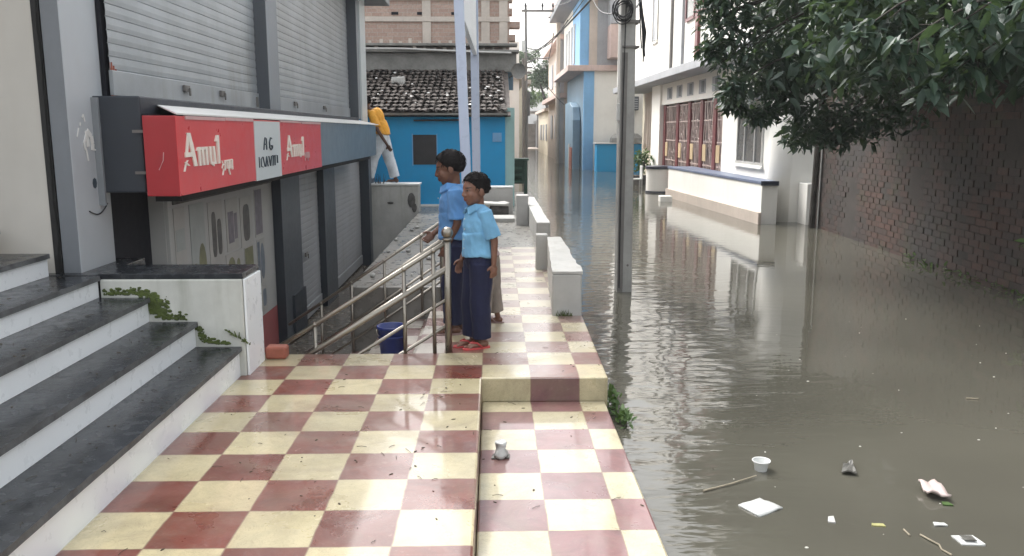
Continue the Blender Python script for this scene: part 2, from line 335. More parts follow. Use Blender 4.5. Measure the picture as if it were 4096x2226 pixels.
# ------------------------------------------------------------------ mesh helpers
OFF = {}
def tag(o, label=None, cat=None, group=None, kind=None):
    if label: o['label'] = label
    if cat: o['category'] = cat
    if group: o['group'] = group
    if kind: o['kind'] = kind
    return o
def thing(name, label, cat, loc=(0, 0, 0), group=None):
    o = bpy.data.objects.new(name, None); COL.objects.link(o); o.location = loc
    o.empty_display_size = 0.1; OFF[o.name] = Vector(loc)
    return tag(o, label, cat, group)
class MB:
    def __init__(s): s.v = []; s.f = []; s.mi = []; s.m = 0
    def add(s, vs, fs):
        b = len(s.v); s.v += [Vector(p) for p in vs]
        for f in fs: s.f.append([b+i for i in f]); s.mi.append(s.m)
        return s
    def box(s, x0, x1, y0, y1, z0, z1):
        return s.add([(x0,y0,z0),(x1,y0,z0),(x1,y1,z0),(x0,y1,z0),(x0,y0,z1),(x1,y0,z1),(x1,y1,z1),(x0,y1,z1)],
                     [(0,3,2,1),(4,5,6,7),(0,1,5,4),(1,2,6,5),(2,3,7,6),(3,0,4,7)])
    def prism(s, poly, z0, z1):
        n = len(poly)
        vs = [(x,y,z0) for x,y in poly]+[(x,y,z1) for x,y in poly]
        return s.add(vs, [list(range(n))[::-1], list(range(n,2*n))]+[(i,(i+1)%n,n+(i+1)%n,n+i) for i in range(n)])
    def extr(s, pts, d):
        n = len(pts); d = Vector(d)
        vs = [Vector(p) for p in pts]+[Vector(p)+d for p in pts]
        return s.add(vs, [list(range(n))[::-1], list(range(n,2*n))]+[(i,(i+1)%n,n+(i+1)%n,n+i) for i in range(n)])
    def tube(s, pts, r, n=8, r2=None):
        pts = [Vector(p) for p in pts]; k = len(pts); vs = []; fs = []
        for i, p in enumerate(pts):
            d = (pts[min(i+1,k-1)]-pts[max(i-1,0)]).normalized()
            a = Vector((0,0,1)) if abs(d.z) < 0.9 else Vector((1,0,0))
            u = d.cross(a).normalized(); w_ = d.cross(u)
            rr = r if r2 is None else r+(r2-r)*i/(k-1)
            if isinstance(r, (list, tuple)): rr = r[i]
            for j in range(n):
                an = 2*math.pi*j/n; vs.append(p+(u*math.cos(an)+w_*math.sin(an))*rr)
        for i in range(k-1):
            for j in range(n): fs.append((i*n+j, i*n+(j+1)%n, (i+1)*n+(j+1)%n, (i+1)*n+j))
        fs.append(list(range(n))[::-1]); fs.append([(k-1)*n+j for j in range(n)])
        return s.add(vs, fs)
    def lathe(s, prof, c, n=20, caps=True):
        cx, cy = c; vs = []; fs = []; k = len(prof)
        for r, z in prof:
            for j in range(n):
                a = 2*math.pi*j/n; vs.append((cx+r*math.cos(a), cy+r*math.sin(a), z))
        for i in range(k-1):
            for j in range(n): fs.append((i*n+j, i*n+(j+1)%n, (i+1)*n+(j+1)%n, (i+1)*n+j))
        if caps: fs.append(list(range(n))[::-1]); fs.append([(k-1)*n+j for j in range(n)])
        return s.add(vs, fs)
    def ell(s, c, r, rot=None, nu=16, nv=10):
        c = Vector(c); vs = []; fs = []
        for i in range(1, nv):
            th = math.pi*i/nv
            for j in range(nu):
                ph = 2*math.pi*j/nu
                p = Vector((r[0]*math.sin(th)*math.cos(ph), r[1]*math.sin(th)*math.sin(ph), r[2]*math.cos(th)))
                vs.append(c+(rot @ p if rot else p))
        t_ = Vector((0,0,r[2])); vs.append(c+(rot @ t_ if rot else t_)); vs.append(c-(rot @ t_ if rot else t_))
        for i in range(nv-2):
            for j in range(nu): fs.append((i*nu+j, (i+1)*nu+j, (i+1)*nu+(j+1)%nu, i*nu+(j+1)%nu))
        T, B = len(vs)-2, len(vs)-1
        for j in range(nu): fs.append((T, j, (j+1)%nu)); fs.append((B, (nv-2)*nu+(j+1)%nu, (nv-2)*nu+j))
        return s.add(vs, fs)
    def cap(s, p0, p1, r0, r1, n=14, flat=0):
        p0 = Vector(p0); p1 = Vector(p1); d = (p1-p0); L = d.length; d.normalize()
        pts = []; rr = []
        if not flat:
            for a in (80, 50, 25): pts.append(p0-d*r0*math.sin(R(a))); rr.append(r0*math.cos(R(a)))
        for q in range(5): pts.append(p0+d*L*q/4); rr.append(r0+(r1-r0)*q/4)
        if not flat:
            for a in (25, 50, 80): pts.append(p1+d*r1*math.sin(R(a))); rr.append(r1*math.cos(R(a)))
        return s.tube(pts, rr, n)
    def build(s, name, mat, parent=None, smooth=False, bevel=0.0, seg=2, auto=None):
        off = OFF.get(parent.name, Vector()) if parent else Vector()
        me = bpy.data.meshes.new(name); me.from_pydata([tuple(v-off) for v in s.v], [], s.f)
        mats = mat if isinstance(mat, (list, tuple)) else [mat]
        for m in mats: me.materials.append(m)
        if len(mats) > 1: me.polygons.foreach_set('material_index', s.mi)
        if smooth: me.polygons.foreach_set('use_smooth', [True]*len(me.polygons))
        me.update()
        bm = bmesh.new(); bm.from_mesh(me); bmesh.ops.recalc_face_normals(bm, faces=bm.faces); bm.to_mesh(me); bm.free()
        o = bpy.data.objects.new(name, me); COL.objects.link(o)
        if parent: o.parent = parent; OFF[o.name] = off
        else: OFF[o.name] = Vector()
        if bevel:
            b = o.modifiers.new('bevel', 'BEVEL'); b.width = bevel; b.segments = seg; b.limit_method = 'ANGLE'; b.angle_limit = R(40)
        return o
def box(x0, x1, y0, y1, z0, z1): return MB().box(x0, x1, y0, y1, z0, z1)
def struct(o): return tag(o, kind='structure')

WZ = -0.25     # flood level

# ================================================================== SETTING
struct(MB().add([(-300,-300,-1.4),(300,-300,-1.4),(300,400,-1.4),(-300,400,-1.4)], [(0,1,2,3)]).build('ground', M['mud']))
struct(MB().add([(0.3,-6,WZ),(40,-6,WZ),(40,84,WZ),(0.3,84,WZ)], [(0,1,2,3)]).build('water', M['water']))
struct(box(-12, 40, 83, 260, -1.0, -0.19).build('road', M['tan']))
# tiled terrace and walkway (one sheet), lower platform, rough ground further on
terr = MB().prism([(-1.497,-3),(0,-3),(0,4.955),(0.777,4.955),(0.80,6.6),(0.80,10.84),(-0.25,10.84),(-0.25,5.545),(-1.497,5.545)], -1.3, 0)
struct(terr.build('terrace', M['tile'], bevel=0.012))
struct(box(0.001, 0.757, 4.945, 4.953, -0.147, -0.004).build('terrace_riser', M['tile_riser']))
struct(box(0.002, 0.757, -3, 4.943, -1.3, -0.147).build('platform', M['tile_low'], bevel=0.01))
gr = MB().prism([(-0.253,8.05),(-0.253,10.845),(0.80,10.845),(0.84,15.4),(1.0,15.4),(1.0,21),(-7,21),(-7,16.3),(-1.33,16.3),(-1.33,8.05)], -1.3, -0.006)
struct(gr.build('path', M['wet_concrete'], bevel=0.01))
struct(box(-2.41, -1.335, 5.55, 16.3, -1.3, -0.97).build('court_floor', M['court_floor']))
struct(box(-1.333, -0.252, 5.55, 8.04, -1.3, -0.98).build('stair_pit_floor', M['court_floor']))

# ================================================================== ENTRANCE STAIRCASE (left)
st = thing('staircase', 'white and dark stone steps climbing left from the chequered terrace', 'stairs', (-1.5, 2.5, 0))
NX = [(-1.475,0.185),(-1.736,0.343),(-2.01,0.495),(-2.30,0.63),(-2.58,0.768),(-2.86,0.915),(-3.14,1.06),(-3.42,1.2)]
zprev = 0.0; y0s = -1.5
for i, (x, z) in enumerate(NX):
    y1 = 5.037 if i < 4 else 5.02
    xn = NX[i+1][0] if i+1 < len(NX) else -4.2
    box(xn-0.03, x-0.018, y0s, y1, zprev-0.3 if i == 0 else zprev+0.001, z-0.03).build('riser', M['riser_white'], st)
    tr = MB()
    # chipped front edge: the tread's nosing wanders a little
    n = 90; top = []; bot = []
    for k in range(n+1):
        y = y0s+(y1-y0s)*k/n
        ch = noise.noise(Vector((x*3, y*6.0, 1.3)))*0.006+max(0, noise.noise(Vector((x*7+4, y*14.0, 3.3))))*0.012
        top.append(Vector((x-ch, y, z))); bot.append(Vector((x-ch*0.3+0.001, y, z-0.028)))
    for k in range(n):
        tr.m = 0; tr.add([top[k], top[k+1], (xn-0.03, top[k+1].y, z), (xn-0.03, top[k].y, z)], [(0,1,2,3)])
        tr.m = 1; tr.add([top[k], bot[k], bot[k+1], top[k+1]], [(0,1,2,3)])
    tr.m = 0; tr.add([top[n], bot[n], (xn-0.03, y1, z-0.028), (xn-0.03, y1, z)], [(0,1,2,3)])
    tr.add([bot[0], bot[n], (xn-0.03, y1, z-0.028), (xn-0.03, y0s, z-0.028)], [(0,1,2,3)])
    tr.build('tread', [M['slate'], M['slate_edge']], st)
    zprev = z
ck = box(-2.31, -1.455, 5.04, 5.40, -0.3, 0.605).build('cheek_wall', M['cheek'], st, bevel=0.008)
box(-2.318, -1.45, 5.046, 5.408, 0.606, 0.64).build('coping_slab', M['slate'], ck, bevel=0.004)
box(-1.452, -1.438, 5.052, 5.396, -0.02, 0.602).build('white_facing', M['riser_white'], ck, bevel=0.003)
box(-3.0, -2.32, 5.03, 5.75, 0.2, 0.634).build('landing', M['slate'], st, bevel=0.006)
# moss in the step corners: a lumpy patch lying on the plaster
def moss_patch(path, sp, n, y, seed):
    mb = MB(); rng = random.Random(seed)
    for k in range(n):
        q = rng.random()*(len(path)-1); i = int(q); q -= i
        px = path[i][0]+(path[i+1][0]-path[i][0])*q+rng.gauss(0, sp); pz = path[i][1]+(path[i+1][1]-path[i][1])*q+abs(rng.gauss(0, sp))
        s_ = rng.uniform(.003, .011)
        mb.ell((px, y, pz), (s_*rng.uniform(.7, 1.8), 0.005, s_), None, 6, 4)
    return mb
moss_patch([(-2.28, .51), (-2.1, .515), (-2.0, .50), (-1.985, .42), (-1.93, .36), (-1.80, .355)], 0.016, 330, 5.038, 3).build('moss', M['moss'], ck, smooth=True)
moss_patch([(-2.0, .46), (-1.97, .37)], 0.030, 170, 5.038, 4).build('moss', M['moss'], ck, smooth=True)
moss_patch([(-1.735, .30), (-1.70, .21), (-1.56, .20)], 0.012, 120, 5.038, 5).build('moss', M['moss'], ck, smooth=True)
wl = MB()
for k in range(16):
    a = Vector((-1.56+0.009*k, 5.03, 0.29-0.006*k)); wl.tube([a, a+Vector((random.uniform(-.03,.03), -0.01, random.uniform(.0,.04)))], 0.006, 5, 0.002)
wl.build('weed_tuft', M['moss'], ck)

# ------------------------------------------------------------------ beige wall beside the stairs
bw = thing('beige_wall', 'plain beige plaster wall rising beside the topmost left steps', 'wall', (-4.3, 5.2, 0))
box(-7.0, -2.605, 5.12, 5.30, 0.3, 5.2).build('wall_face', M['beige'], bw)
gp = MB(); n = 40; L = []; Rr = []
for k in range(n+1):
    z = 0.63+4.5*k/n
    L.append((-2.606, 5.115, z)); Rr.append((-2.575+0.012*noise.noise(Vector((1, 2, z*5))), 5.112, z))
for k in range(n): gp.add([L[k], Rr[k], Rr[k+1], L[k+1]], [(0,1,2,3)])
gp.box(-2.604, -2.565, 5.122, 5.3, 0.3, 5.15)
gp.build('expansion_gap', M['black_gap'], bw)

# ================================================================== SHOP BUILDING
sh = thing('shop_building', 'grey two level shop with closed roller shutters behind the red sign', 'shop', (-2.4, 10, -0.97))
FX = -2.40
# bodies of the wall behind shutters
box(-6.0, FX-0.12, 5.64, 16.3, -1.2, 5.2).build('wall', M['facade_grey'], sh)
# pale column, its return face given a darker grey to paint its shade
q = MB().box(-2.56, -2.45, 5.12, 5.60, 0.4, 5.2).build('pillar', [M['pillar_light'], M['pillar_shaded']], sh, bevel=0.01)
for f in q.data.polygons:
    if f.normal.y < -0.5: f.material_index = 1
mk = MB()   # sprayed marks and a curved wire on the pillar
def stroke(mb, pts, wdt, x=-2.4485):
    P = [Vector((x, y, z)) for y, z in pts]
    for a, b in zip(P[:-1], P[1:]):
        d = (b-a).normalized(); nn = Vector((0, -d.z, d.y))*wdt/2
        mb.extr([a-nn, b-nn, b+nn, a+nn], (0.002+.0004*(len(mb.f)/6), 0, 0))
PIL = lambda px, py: (5.17+(px-190)/(560-190)*0.40, 1.72-(py-60)/(1040-60)*0.60)
for pts, wd in (([(300,300),(318,270),(330,340)],.012), ([(275,350),(270,380)],.010), ([(250,405),(225,490)],.009),
                ([(335,430),(340,500),(345,590)],.035), ([(345,430),(390,490),(400,560),(395,630)],.035), ([(330,470),(295,560),(310,620)],.018), ([(315,620),(330,730)],.012), ([(425,620),(445,645)],.013)):
    stroke(mk, [PIL(*p) for p in pts], wd)
mk.build('paint_mark', M['canopy_white'], sh)
mk = MB()
for a in range(8):
    an = a/8*6.28; an2 = (a+1)/8*6.28
    c0 = PIL(388, 965)
    mk.extr([(-2.4485, c0[0], c0[1]), (-2.4485, c0[0]+.028*math.cos(an), c0[1]+.034*math.sin(an)), (-2.4485, c0[0]+.028*math.cos(an2), c0[1]+.034*math.sin(an2))], (.002, 0, 0))
mk.build('dark_spot', M['letter_black'], sh)
pts = [PIL(290+235*q, 1240+70*math.sin(q*2.6)-85*q*q) for q in [i/12 for i in range(13)]]
MB().tube([(-2.445, y, z) for y, z in pts], 0.004, 5).build('hanging_wire', M['cable'], sh)
# upper dark pillars
for (ya, yb, xf) in ((9.05, 9.5, -2.27), (14.75, 15.6, -2.24)):
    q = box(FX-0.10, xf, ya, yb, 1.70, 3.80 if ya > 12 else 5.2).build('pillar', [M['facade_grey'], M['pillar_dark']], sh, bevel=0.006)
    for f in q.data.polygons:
        if f.normal.y < -0.5: f.material_index = 1  # near-end faces take a darker grey, painting their shade
box(-2.24, -2.215, 15.0, 15.6, 1.0, 3.80).build('edge_trim', M['sign_white'], sh)
# roller shutters: slatted curtains
def shutter(name, x, y0, y1, z0, z1, pitch_, depth, mat, rail=0.16):
    mb = MB(); prof = []
    z = z0+rail
    while z < z1:
        for q, d in ((0.0, 0), (0.06, -depth), (0.12, -depth*0.1), (0.5, depth*0.35), (0.92, 0)):
            prof.append((x+d, z+q*pitch_))
        z += pitch_
    ny = 14
    for k in range(ny):
        ya, yb = y0+(y1-y0)*k/ny, y0+(y1-y0)*(k+1)/ny
        ra = [(px+0.004*noise.noise(Vector((ya*1.3, pz*2, 0))), ya, pz+0.006*noise.noise(Vector((ya*0.9, pz, 4)))) for px, pz in prof]
        rb = [(px+0.004*noise.noise(Vector((yb*1.3, pz*2, 0))), yb, pz+0.006*noise.noise(Vector((yb*0.9, pz, 4)))) for px, pz in prof]
        np_ = len(prof)
        mb.add(ra+rb, [(i, np_+i, np_+i+1, i+1) for i in range(np_-1)])
    s_ = mb.build(name, mat, sh)
    rl = box(x-0.012, x+0.016, y0+.002, y1-.002, z0, z0+rail).build('bottom_rail', mat, s_, bevel=0.004)
    return s_, rl
def locks(par, x, ys, z):
    for y in ys:
        mb = MB(); mb.box(x, x+0.022, y, y+0.11, z, z+0.05); mb.box(x+.022, x+0.034, y+0.07, y+0.095, z-0.03, z+0.03)
        mb.build('shutter_lock', M['pole_steel'], par, bevel=0.003)
s1, _ = shutter('roller_shutter', FX+0.0, 5.62, 9.06, 1.72, 5.1, 0.083, 0.006, M['shutter']); locks(s1, FX+.018, (6.85, 7.75), 1.80)
MB().box(FX+.018, FX+.03, 8.93, 8.98, 1.74, 1.84).build('rail_bracket', M['pole_steel'], s1)
s2, _ = shutter('roller_shutter', FX+0.0, 9.51, 14.76, 1.72, 3.80, 0.083, 0.006, M['shutter']); locks(s2, FX+.018, (10.6, 12.4), 1.80)
box(FX-0.05, FX-0.025, 5.6, 14.76, 1.2, 5.1).build('shutter_backing', M['navy_dark'], sh)
pipes = MB()
for k in range(3): pipes.tube([(-2.40, 5.63+.03*k, 1.70), (-2.40, 5.64+.03*k, 1.93-.02*k)], 0.009, 6)
pipes.build('conduit', M['terracotta'], sh)
# roof overhang at the far top
box(-2.6, -1.86, 9.52, 16.4, 3.80, 3.98).build('eave_slab', M['facade_grey'], sh, bevel=0.01)
# canopy beam and its white sheet
box(FX-0.10, -2.155, 5.45, 14.2, 1.10, 1.71).build('canopy_beam', M['fascia_dark'], sh, bevel=0.01)
box(-2.50, -2.41, 5.425, 5.449, 1.02, 1.70).build('beam_edge', M['facade_grey'], sh)
cs = MB()
cs.extr([(-2.39, 6.3, 1.705), (-1.90, 5.47, 1.60), (-1.90, 5.47, 1.585), (-2.39, 6.3, 1.69)], (0, 0.001, 0))
cs = MB().add([(-2.385,6.05,1.716),(-1.895,5.35,1.602),(-1.885,14.6,1.602),(-2.385,14.6,1.716),(-2.385,6.05,1.712),(-1.895,5.35,1.592),(-1.885,14.6,1.592),(-2.385,14.6,1.712)],
              [(0,1,2,3),(7,6,5,4),(0,4,5,1),(1,5,6,2),(2,6,7,3),(3,7,4,0)])
cs.build('canopy_sheet', M['canopy_white'], sh)
box(-2.154, -2.11, 5.46, 14.0, 1.12, 1.60).build('canopy_gap', M['navy_dark'], sh)  # solid dark filler painting the shaded gap behind the sign
for z in (1.22, 1.48): box(-2.20, -2.05, 5.41, 5.419, z, z+0.018).build('sign_bracket', M['pole_steel'], sh)
# lower level: doorway, poster wall, pillars, shutters
box(FX-0.12, FX-0.11, 5.62, 6.33, -0.97, 1.10).build('doorway', M['navy_dark'], sh)  # flat dark sheet standing in for the unlit doorway
box(FX-0.11, FX+0.002, 6.33, 9.42, -0.46, 1.10).build('poster_wall', M['poster_wall'], sh)
box(FX-0.11, FX+0.004, 6.33, 9.42, -0.97, -0.462).build('red_dado', M['dado_red'], sh)
box(FX-0.1, FX+0.03, 6.34, 6.40, -0.5, 1.0).build('door_jamb', M['poster_wall'], sh, bevel=0.005)
box(FX-0.1, FX+0.008, 6.41, 6.45, -0.5, 1.0).build('jamb_gap', M['black_gap'], sh)
box(FX+0.003, FX+0.014, 6.5, 9.4, 0.93, 1.09).build('lintel_strip', M['stain'], sh)
for (ya, yb, xf) in ((9.44, 10.35, -2.30), (11.72, 12.55, -2.28), (15.45, 16.2, -2.20)):
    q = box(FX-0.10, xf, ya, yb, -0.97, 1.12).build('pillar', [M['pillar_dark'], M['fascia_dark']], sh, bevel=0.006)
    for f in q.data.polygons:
        if f.normal.y < -0.5: f.material_index = 1  # shade of the near-end faces put in as a darker colour
box(-2.30, -2.27, 9.75, 10.35, -0.97, -0.42).build('pillar_plinth', M['fascia_dark'], sh)
s3, _ = shutter('roller_shutter', FX+0.03, 10.36, 11.71, -0.93, 1.12, 0.083, 0.004, M['shutter_low'])
s4, _ = shutter('roller_shutter', FX+0.03, 12.56, 15.44, -0.93, 1.12, 0.083, 0.004, M['shutter_low'])
locks(s3, FX+.05, (10.7,), -0.1)
box(-2.12, -1.95, 5.5, 13.9, 1.04, 1.085).build('sign_soffit', M['black_gap'], sh)

# ------------------------------------------------------------------ the sign
SX = -1.90
sg = thing('shop_sign', 'long red signboard with cream lettering and blue grey end panel over the lower shutters', 'sign', (-1.95, 7.6, 1.1))
SZ0, SZ1 = 1.085, 1.585
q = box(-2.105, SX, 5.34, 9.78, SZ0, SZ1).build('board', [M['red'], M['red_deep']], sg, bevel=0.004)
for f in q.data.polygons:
    if f.normal.y < -0.5: f.material_index = 1  # end face given a deeper red, its shade put into the colour
box(SX-0.19, SX+0.006, 7.06, 7.90, SZ0-0.004, SZ1-0.012).build('white_panel', M['sign_white'], sg)
box(-2.105, SX-0.002, 9.785, 14.35, SZ0+0.01, SZ1+0.004).build('blank_panel', M['sign_grey'], sg)
pk = MB()
for (a, b, z0, z1) in ((5.5, 6.3, 1.565, 1.588), (6.31, 7.04, 1.567, 1.590), (7.92, 8.8, 1.572, 1.588), (8.81, 9.76, 1.567, 1.588)):
    box(SX-0.01, SX+0.008, a, b, z0, z1).build('top_trim', M['pinkish'], sg)
def letters(strokes, y0, z0, sy, sz, x, name, mat, th=0.006):
    # strokes are (points, width) in a unit box, u across the board, v up
    mb = MB()
    for pts, wd in strokes:
        for (u0, v0), (u1, v1) in zip(pts[:-1], pts[1:]):
            a = Vector((x, y0+u0*sy, z0+v0*sz)); b = Vector((x, y0+u1*sy, z0+v1*sz))
            wd_s = wd*sy/1.02 if sy > .5 else wd
            steep = abs(b.z-a.z)*3 > abs(b.y-a.y)
            nn = Vector((0, wd_s/2, 0)) if steep else Vector((0, 0, wd_s*.3))
            e = Vector((0, 0, 0)) if steep else (b-a).normalized()*wd*.2
            mb.extr([a-nn-e, b-nn*0.9+e, b+nn*0.9+e, a+nn-e], (th+.0004*(len(mb.f)/6), 0, 0))
    return mb.build(name, mat, sg)
WORD = [([(0.0, -0.12), (0.05, 0.12), (0.10, 0.2)], .035), ([(0.03, 0.15), (0.13, 0.03)], .05), ([(0.07, 0.3), (0.15, 1.0)], .055), ([(0.15, 1.0), (0.20, .72), (0.30, 0.0)], .095), ([(0.06, 0.36), (0.24, 0.36)], .075),
        ([(0.36, .46), (0.40, .57), (0.42, .0)], .062), ([(0.42, .48), (0.49, .57), (0.52, .0)], .062), ([(0.53, .48), (0.60, .57), (0.62, .0)], .062),
        ([(0.71, .57), (0.73, .06), (0.79, .0)], .062), ([(0.82, .57), (0.85, .0)], .062), ([(0.85, .05), (0.78, .02)], .04), ([(0.91, .72), (0.96, .92), (0.965, .0)], .062)]
letters(WORD, 5.43, 1.262, 0.70, 0.218, SX+0.001, 'lettering', M['letter_cream'])
letters(WORD, 8.12, 1.242, 0.72, 0.21, SX+0.001, 'lettering', M['letter_cream'])
DEV = [([(0.0, 1), (0.1, .75), (0.0, .5)], .018), ([(0.0, .5), (0.13, .35), (0.02, 0.0)], .018), ([(0.1, .72), (0.24, .72)], .016), ([(0.27, 1), (0.27, .3)], .02), ([(0.3, .95), (1, 1)], .016), ([(0.45, .95), (0.47, .45), (0.7, .4)], .018), ([(0.66, 1), (0.66, .3)], .02), ([(0.62, .3), (0.72, -.05)], .016), ([(0.8, .9), (0.78, .4), (0.9, .5)], .016), ([(0.97, 1), (0.97, .3)], .02)]
letters(DEV, 6.18, 1.175, 0.24, 0.105, SX+0.001, 'small_lettering', M['letter_cream'])
letters(DEV, 8.9, 1.185, 0.2, 0.085, SX+0.001, 'small_lettering', M['pinkish'])
AG = [([(0.0, 0), (0.08, .6), (0.16, .95)], .022), ([(0.16, .95), (0.3, .9), (0.3, 0)], .022), ([(0.05, .45), (0.3, .45)], .02), ([(0.9, .85), (0.78, 1.0), (0.62, .6), (0.62, .15), (0.75, 0), (0.9, .1)], .022), ([(0.9, .1), (0.92, .3), (0.8, .3)], .018)]
letters(AG, 7.31, 1.332, 0.30, 0.105, SX+0.0065, 'dark_lettering', M['letter_black'])
LN = [([(0.03, 0), (0.03, 1)], .02), ([(0.2, .95), (0.12, .8), (0.12, .1), (0.2, .0)], .018), ([(0.22, 1), (0.30, 0)], .018), ([(0.34, 0), (0.40, 1), (0.46, 0)], .018), ([(0.36, .4), (0.45, .4)], .015), ([(0.52, 1), (0.59, 0), (0.66, 1)], .02), ([(0.72, 0), (0.76, 1)], .02), ([(0.72, 1), (0.92, 1)], .018), ([(0.85, 1), (0.83, 0)], .02), ([(0.98, .2), (0.98, 1)], .016)]
letters(LN, 7.13, 1.188, 0.62, 0.088, SX+0.0065, 'dark_lettering', M['letter_black'])
MB().tube([(-2.02, 5.338, 1.25), (-1.99, 5.337, 1.31), (-1.985, 5.338, 1.36)], 0.003, 5).build('scratch', M['pinkish'], sg)

# ------------------------------------------------------------------ posters on the wall under the sign
def poster(y0, y1, z0, z1, label, ink, papers='paper_a'):
    t = MB(); t.m = 0; t.box(FX+0.003, FX+0.008, y0, y1, z0, z1)
    t.m = 1
    for kind, a, b, c, d in ink:
        ya, yb = y0+(y1-y0)*a, y0+(y1-y0)*b; za, zb = z0+(z1-z0)*c, z0+(z1-z0)*d
        if kind == 'b': t.box(FX+0.008, FX+0.0095, ya, yb, za, zb)
        else:
            pts = []
            for k in range(14):
                an = k/14*6.28; e = 0.55 if kind == 'r' else 1.0
                cc, ss = math.cos(an), math.sin(an)
                pts.append((FX+0.008, (ya+yb)/2+(yb-ya)/2*math.copysign(abs(cc)**e, cc), (za+zb)/2+(zb-za)/2*math.copysign(abs(ss)**e, ss)))
            t.extr(pts, (0.0015, 0, 0))
    return t, label, papers
def post(args, inkmat):
    t, label, papers = args
    o = t.build('poster', [M[papers], M[inkmat]]); tag(o, label, 'poster', 'posters on the shop wall'); return o
post(poster(6.50, 6.73, 0.05, 0.90, 'blank grey poster nearest the dark doorway under the red sign', [('b', .1, .9, .6, .8)]), 'paper_b')
post(poster(6.84, 7.18, 0.05, 0.90, 'poster with olive leaning shape and pale top, second from the doorway', [('o', .45, 1.0, .1, .6), ('b', .05, .3, .0, .42)], 'paper_b'), 'ink_olive')
post(poster(7.28, 7.66, 0.30, 0.88, 'poster showing two tall dark bottles side by side', [('r', .2, .5, .15, .85), ('r', .58, .88, .16, .72)]), 'ink_dark')
post(poster(7.76, 8.12, 0.38, 0.87, 'poster with a square mauve block in its middle', [('b', .15, .6, .15, .75), ('b', .66, .9, .2, .7)]), 'ink_mauve')
post(poster(8.20, 8.60, 0.36, 0.85, 'poster with a single dark rounded bottle', [('r', .2, .75, .1, .85)]), 'ink_dark')
post(poster(8.70, 8.98, 0.40, 0.90, 'tall dark mauve poster highest at the far end of the wall', [('b', .06, .94, .05, .98)]), 'ink_mauve')
post(poster(7.70, 8.22, -0.02, 0.36, 'low pale poster with faint green figure, half behind the stair coping', [('o', .1, .5, .4, .9), ('o', .6, .8, .5, .8)]), 'ink_olive')
post(poster(8.27, 8.58, -0.02, 0.35, 'solid olive yellow poster in the lower row', [('b', .05, .95, .05, .97)]), 'ink_olive')
post(poster(8.71, 9.0, -0.12, 0.37, 'blue grey poster with a curved pale figure in the lower row', [('b', .05, .35, .05, .95), ('o', .4, .95, .1, .9)]), 'ink_blue')
post(poster(8.82, 9.02, -0.42, -0.15, 'small lowest poster with a dark oval above the red dado', [('r', .15, .8, .2, .9)]), 'ink_blue')

# brick left standing at the terrace corner
bk = MB(); bk.box(-1.44, -1.30, 5.40, 5.50, 0.0, 0.085)
tag(bk.build('brick', M['terracotta'], bevel=0.018, seg=3), 'single terracotta brick lying by the foot of the stair cheek wall', 'brick')

# ================================================================== STEPS DOWN TO THE COURT + RAILINGS
ds = thing('court_steps', 'tiled steps going down beside the steel railings to the sunken shop front', 'stairs', (-1.0, 6.8, -0.97))
z = 0.0
for k in range(6):
    x1 = -0.252-0.27*k; z = -0.004-0.1615*k if k else -0.004
    zz = -0.1615*(k+1)
    if k < 5: box(x1-0.268, x1, 5.56, 8.04, -0.978, zz).build('step', M['tile_steps'], ds, bevel=0.006)

def railing(y, x_top, ztop, slope, length, label, ball, posts, name='railing'):
    r = thing(name, label, 'railing', (x_top, y, ztop-0.85), 'steel stair railings')
    def pt(x, h): return (x, y, ztop+h-slope*(x_top-x))
    xe = x_top-length
    # a newel post and raking rails
    MB().tube([(x_top, y, ztop-0.86), (x_top, y, ztop-0.035)], 0.024, 14).build('post', M['steel'], r, smooth=True)
    if ball:
        MB().ell((x_top, y, ztop), (0.04, 0.04, 0.04), None, 18, 12).build('ball_finial', M['steel'], r, smooth=True)
        MB().lathe([(0.03, ztop-0.052), (0.034, ztop-0.04), (0.02, ztop-0.032)], (x_top, y), 14).build('collar', M['steel'], r, smooth=True)
    for h, rad in ((-0.06, 0.016), (-0.24, 0.022), (-0.45, 0.012), (-0.63, 0.012)):
        MB().tube([pt(x_top, h), pt(x_top-length*.5, h-0.004), pt(xe, h)], rad, 10).build('rail', M['steel'], r, smooth=True)
    for x, hb in posts:
        top = pt(x, -0.06); MB().tube([(x, y, max(-0.97, ztop-slope*(x_top-x)-0.86-hb)), top], 0.014, 10).build('post', M['steel'], r, smooth=True)
        MB().lathe([(0.019, top[2]-0.012), (0.022, top[2]), (0.008, top[2]+0.014)], (x, y), 10).build('post_cap', M['steel'], r, smooth=True)
    MB().lathe([(0.05, ztop-0.862), (0.05, ztop-0.85), (0.026, ztop-0.842)], (x_top, y), 16).build('base_flange', M['steel'], r, smooth=True)
    return r
r1 = railing(5.575, -0.235, 0.822, 0.62, 1.62, 'stainless railing with round ball finial descending beside the chequered terrace edge', True, ((-0.33, 0), (-0.53, 0.02), (-1.14, 0.1), (-1.44, 0.1)))
r2 = railing(8.0, -0.42, 0.70, 0.67, 1.5, 'far stainless railing without a ball, beyond the steps going down', False, ((-0.62, 0.0), (-0.98, 0.0), (-1.30, 0.0), (-1.6, 0)))
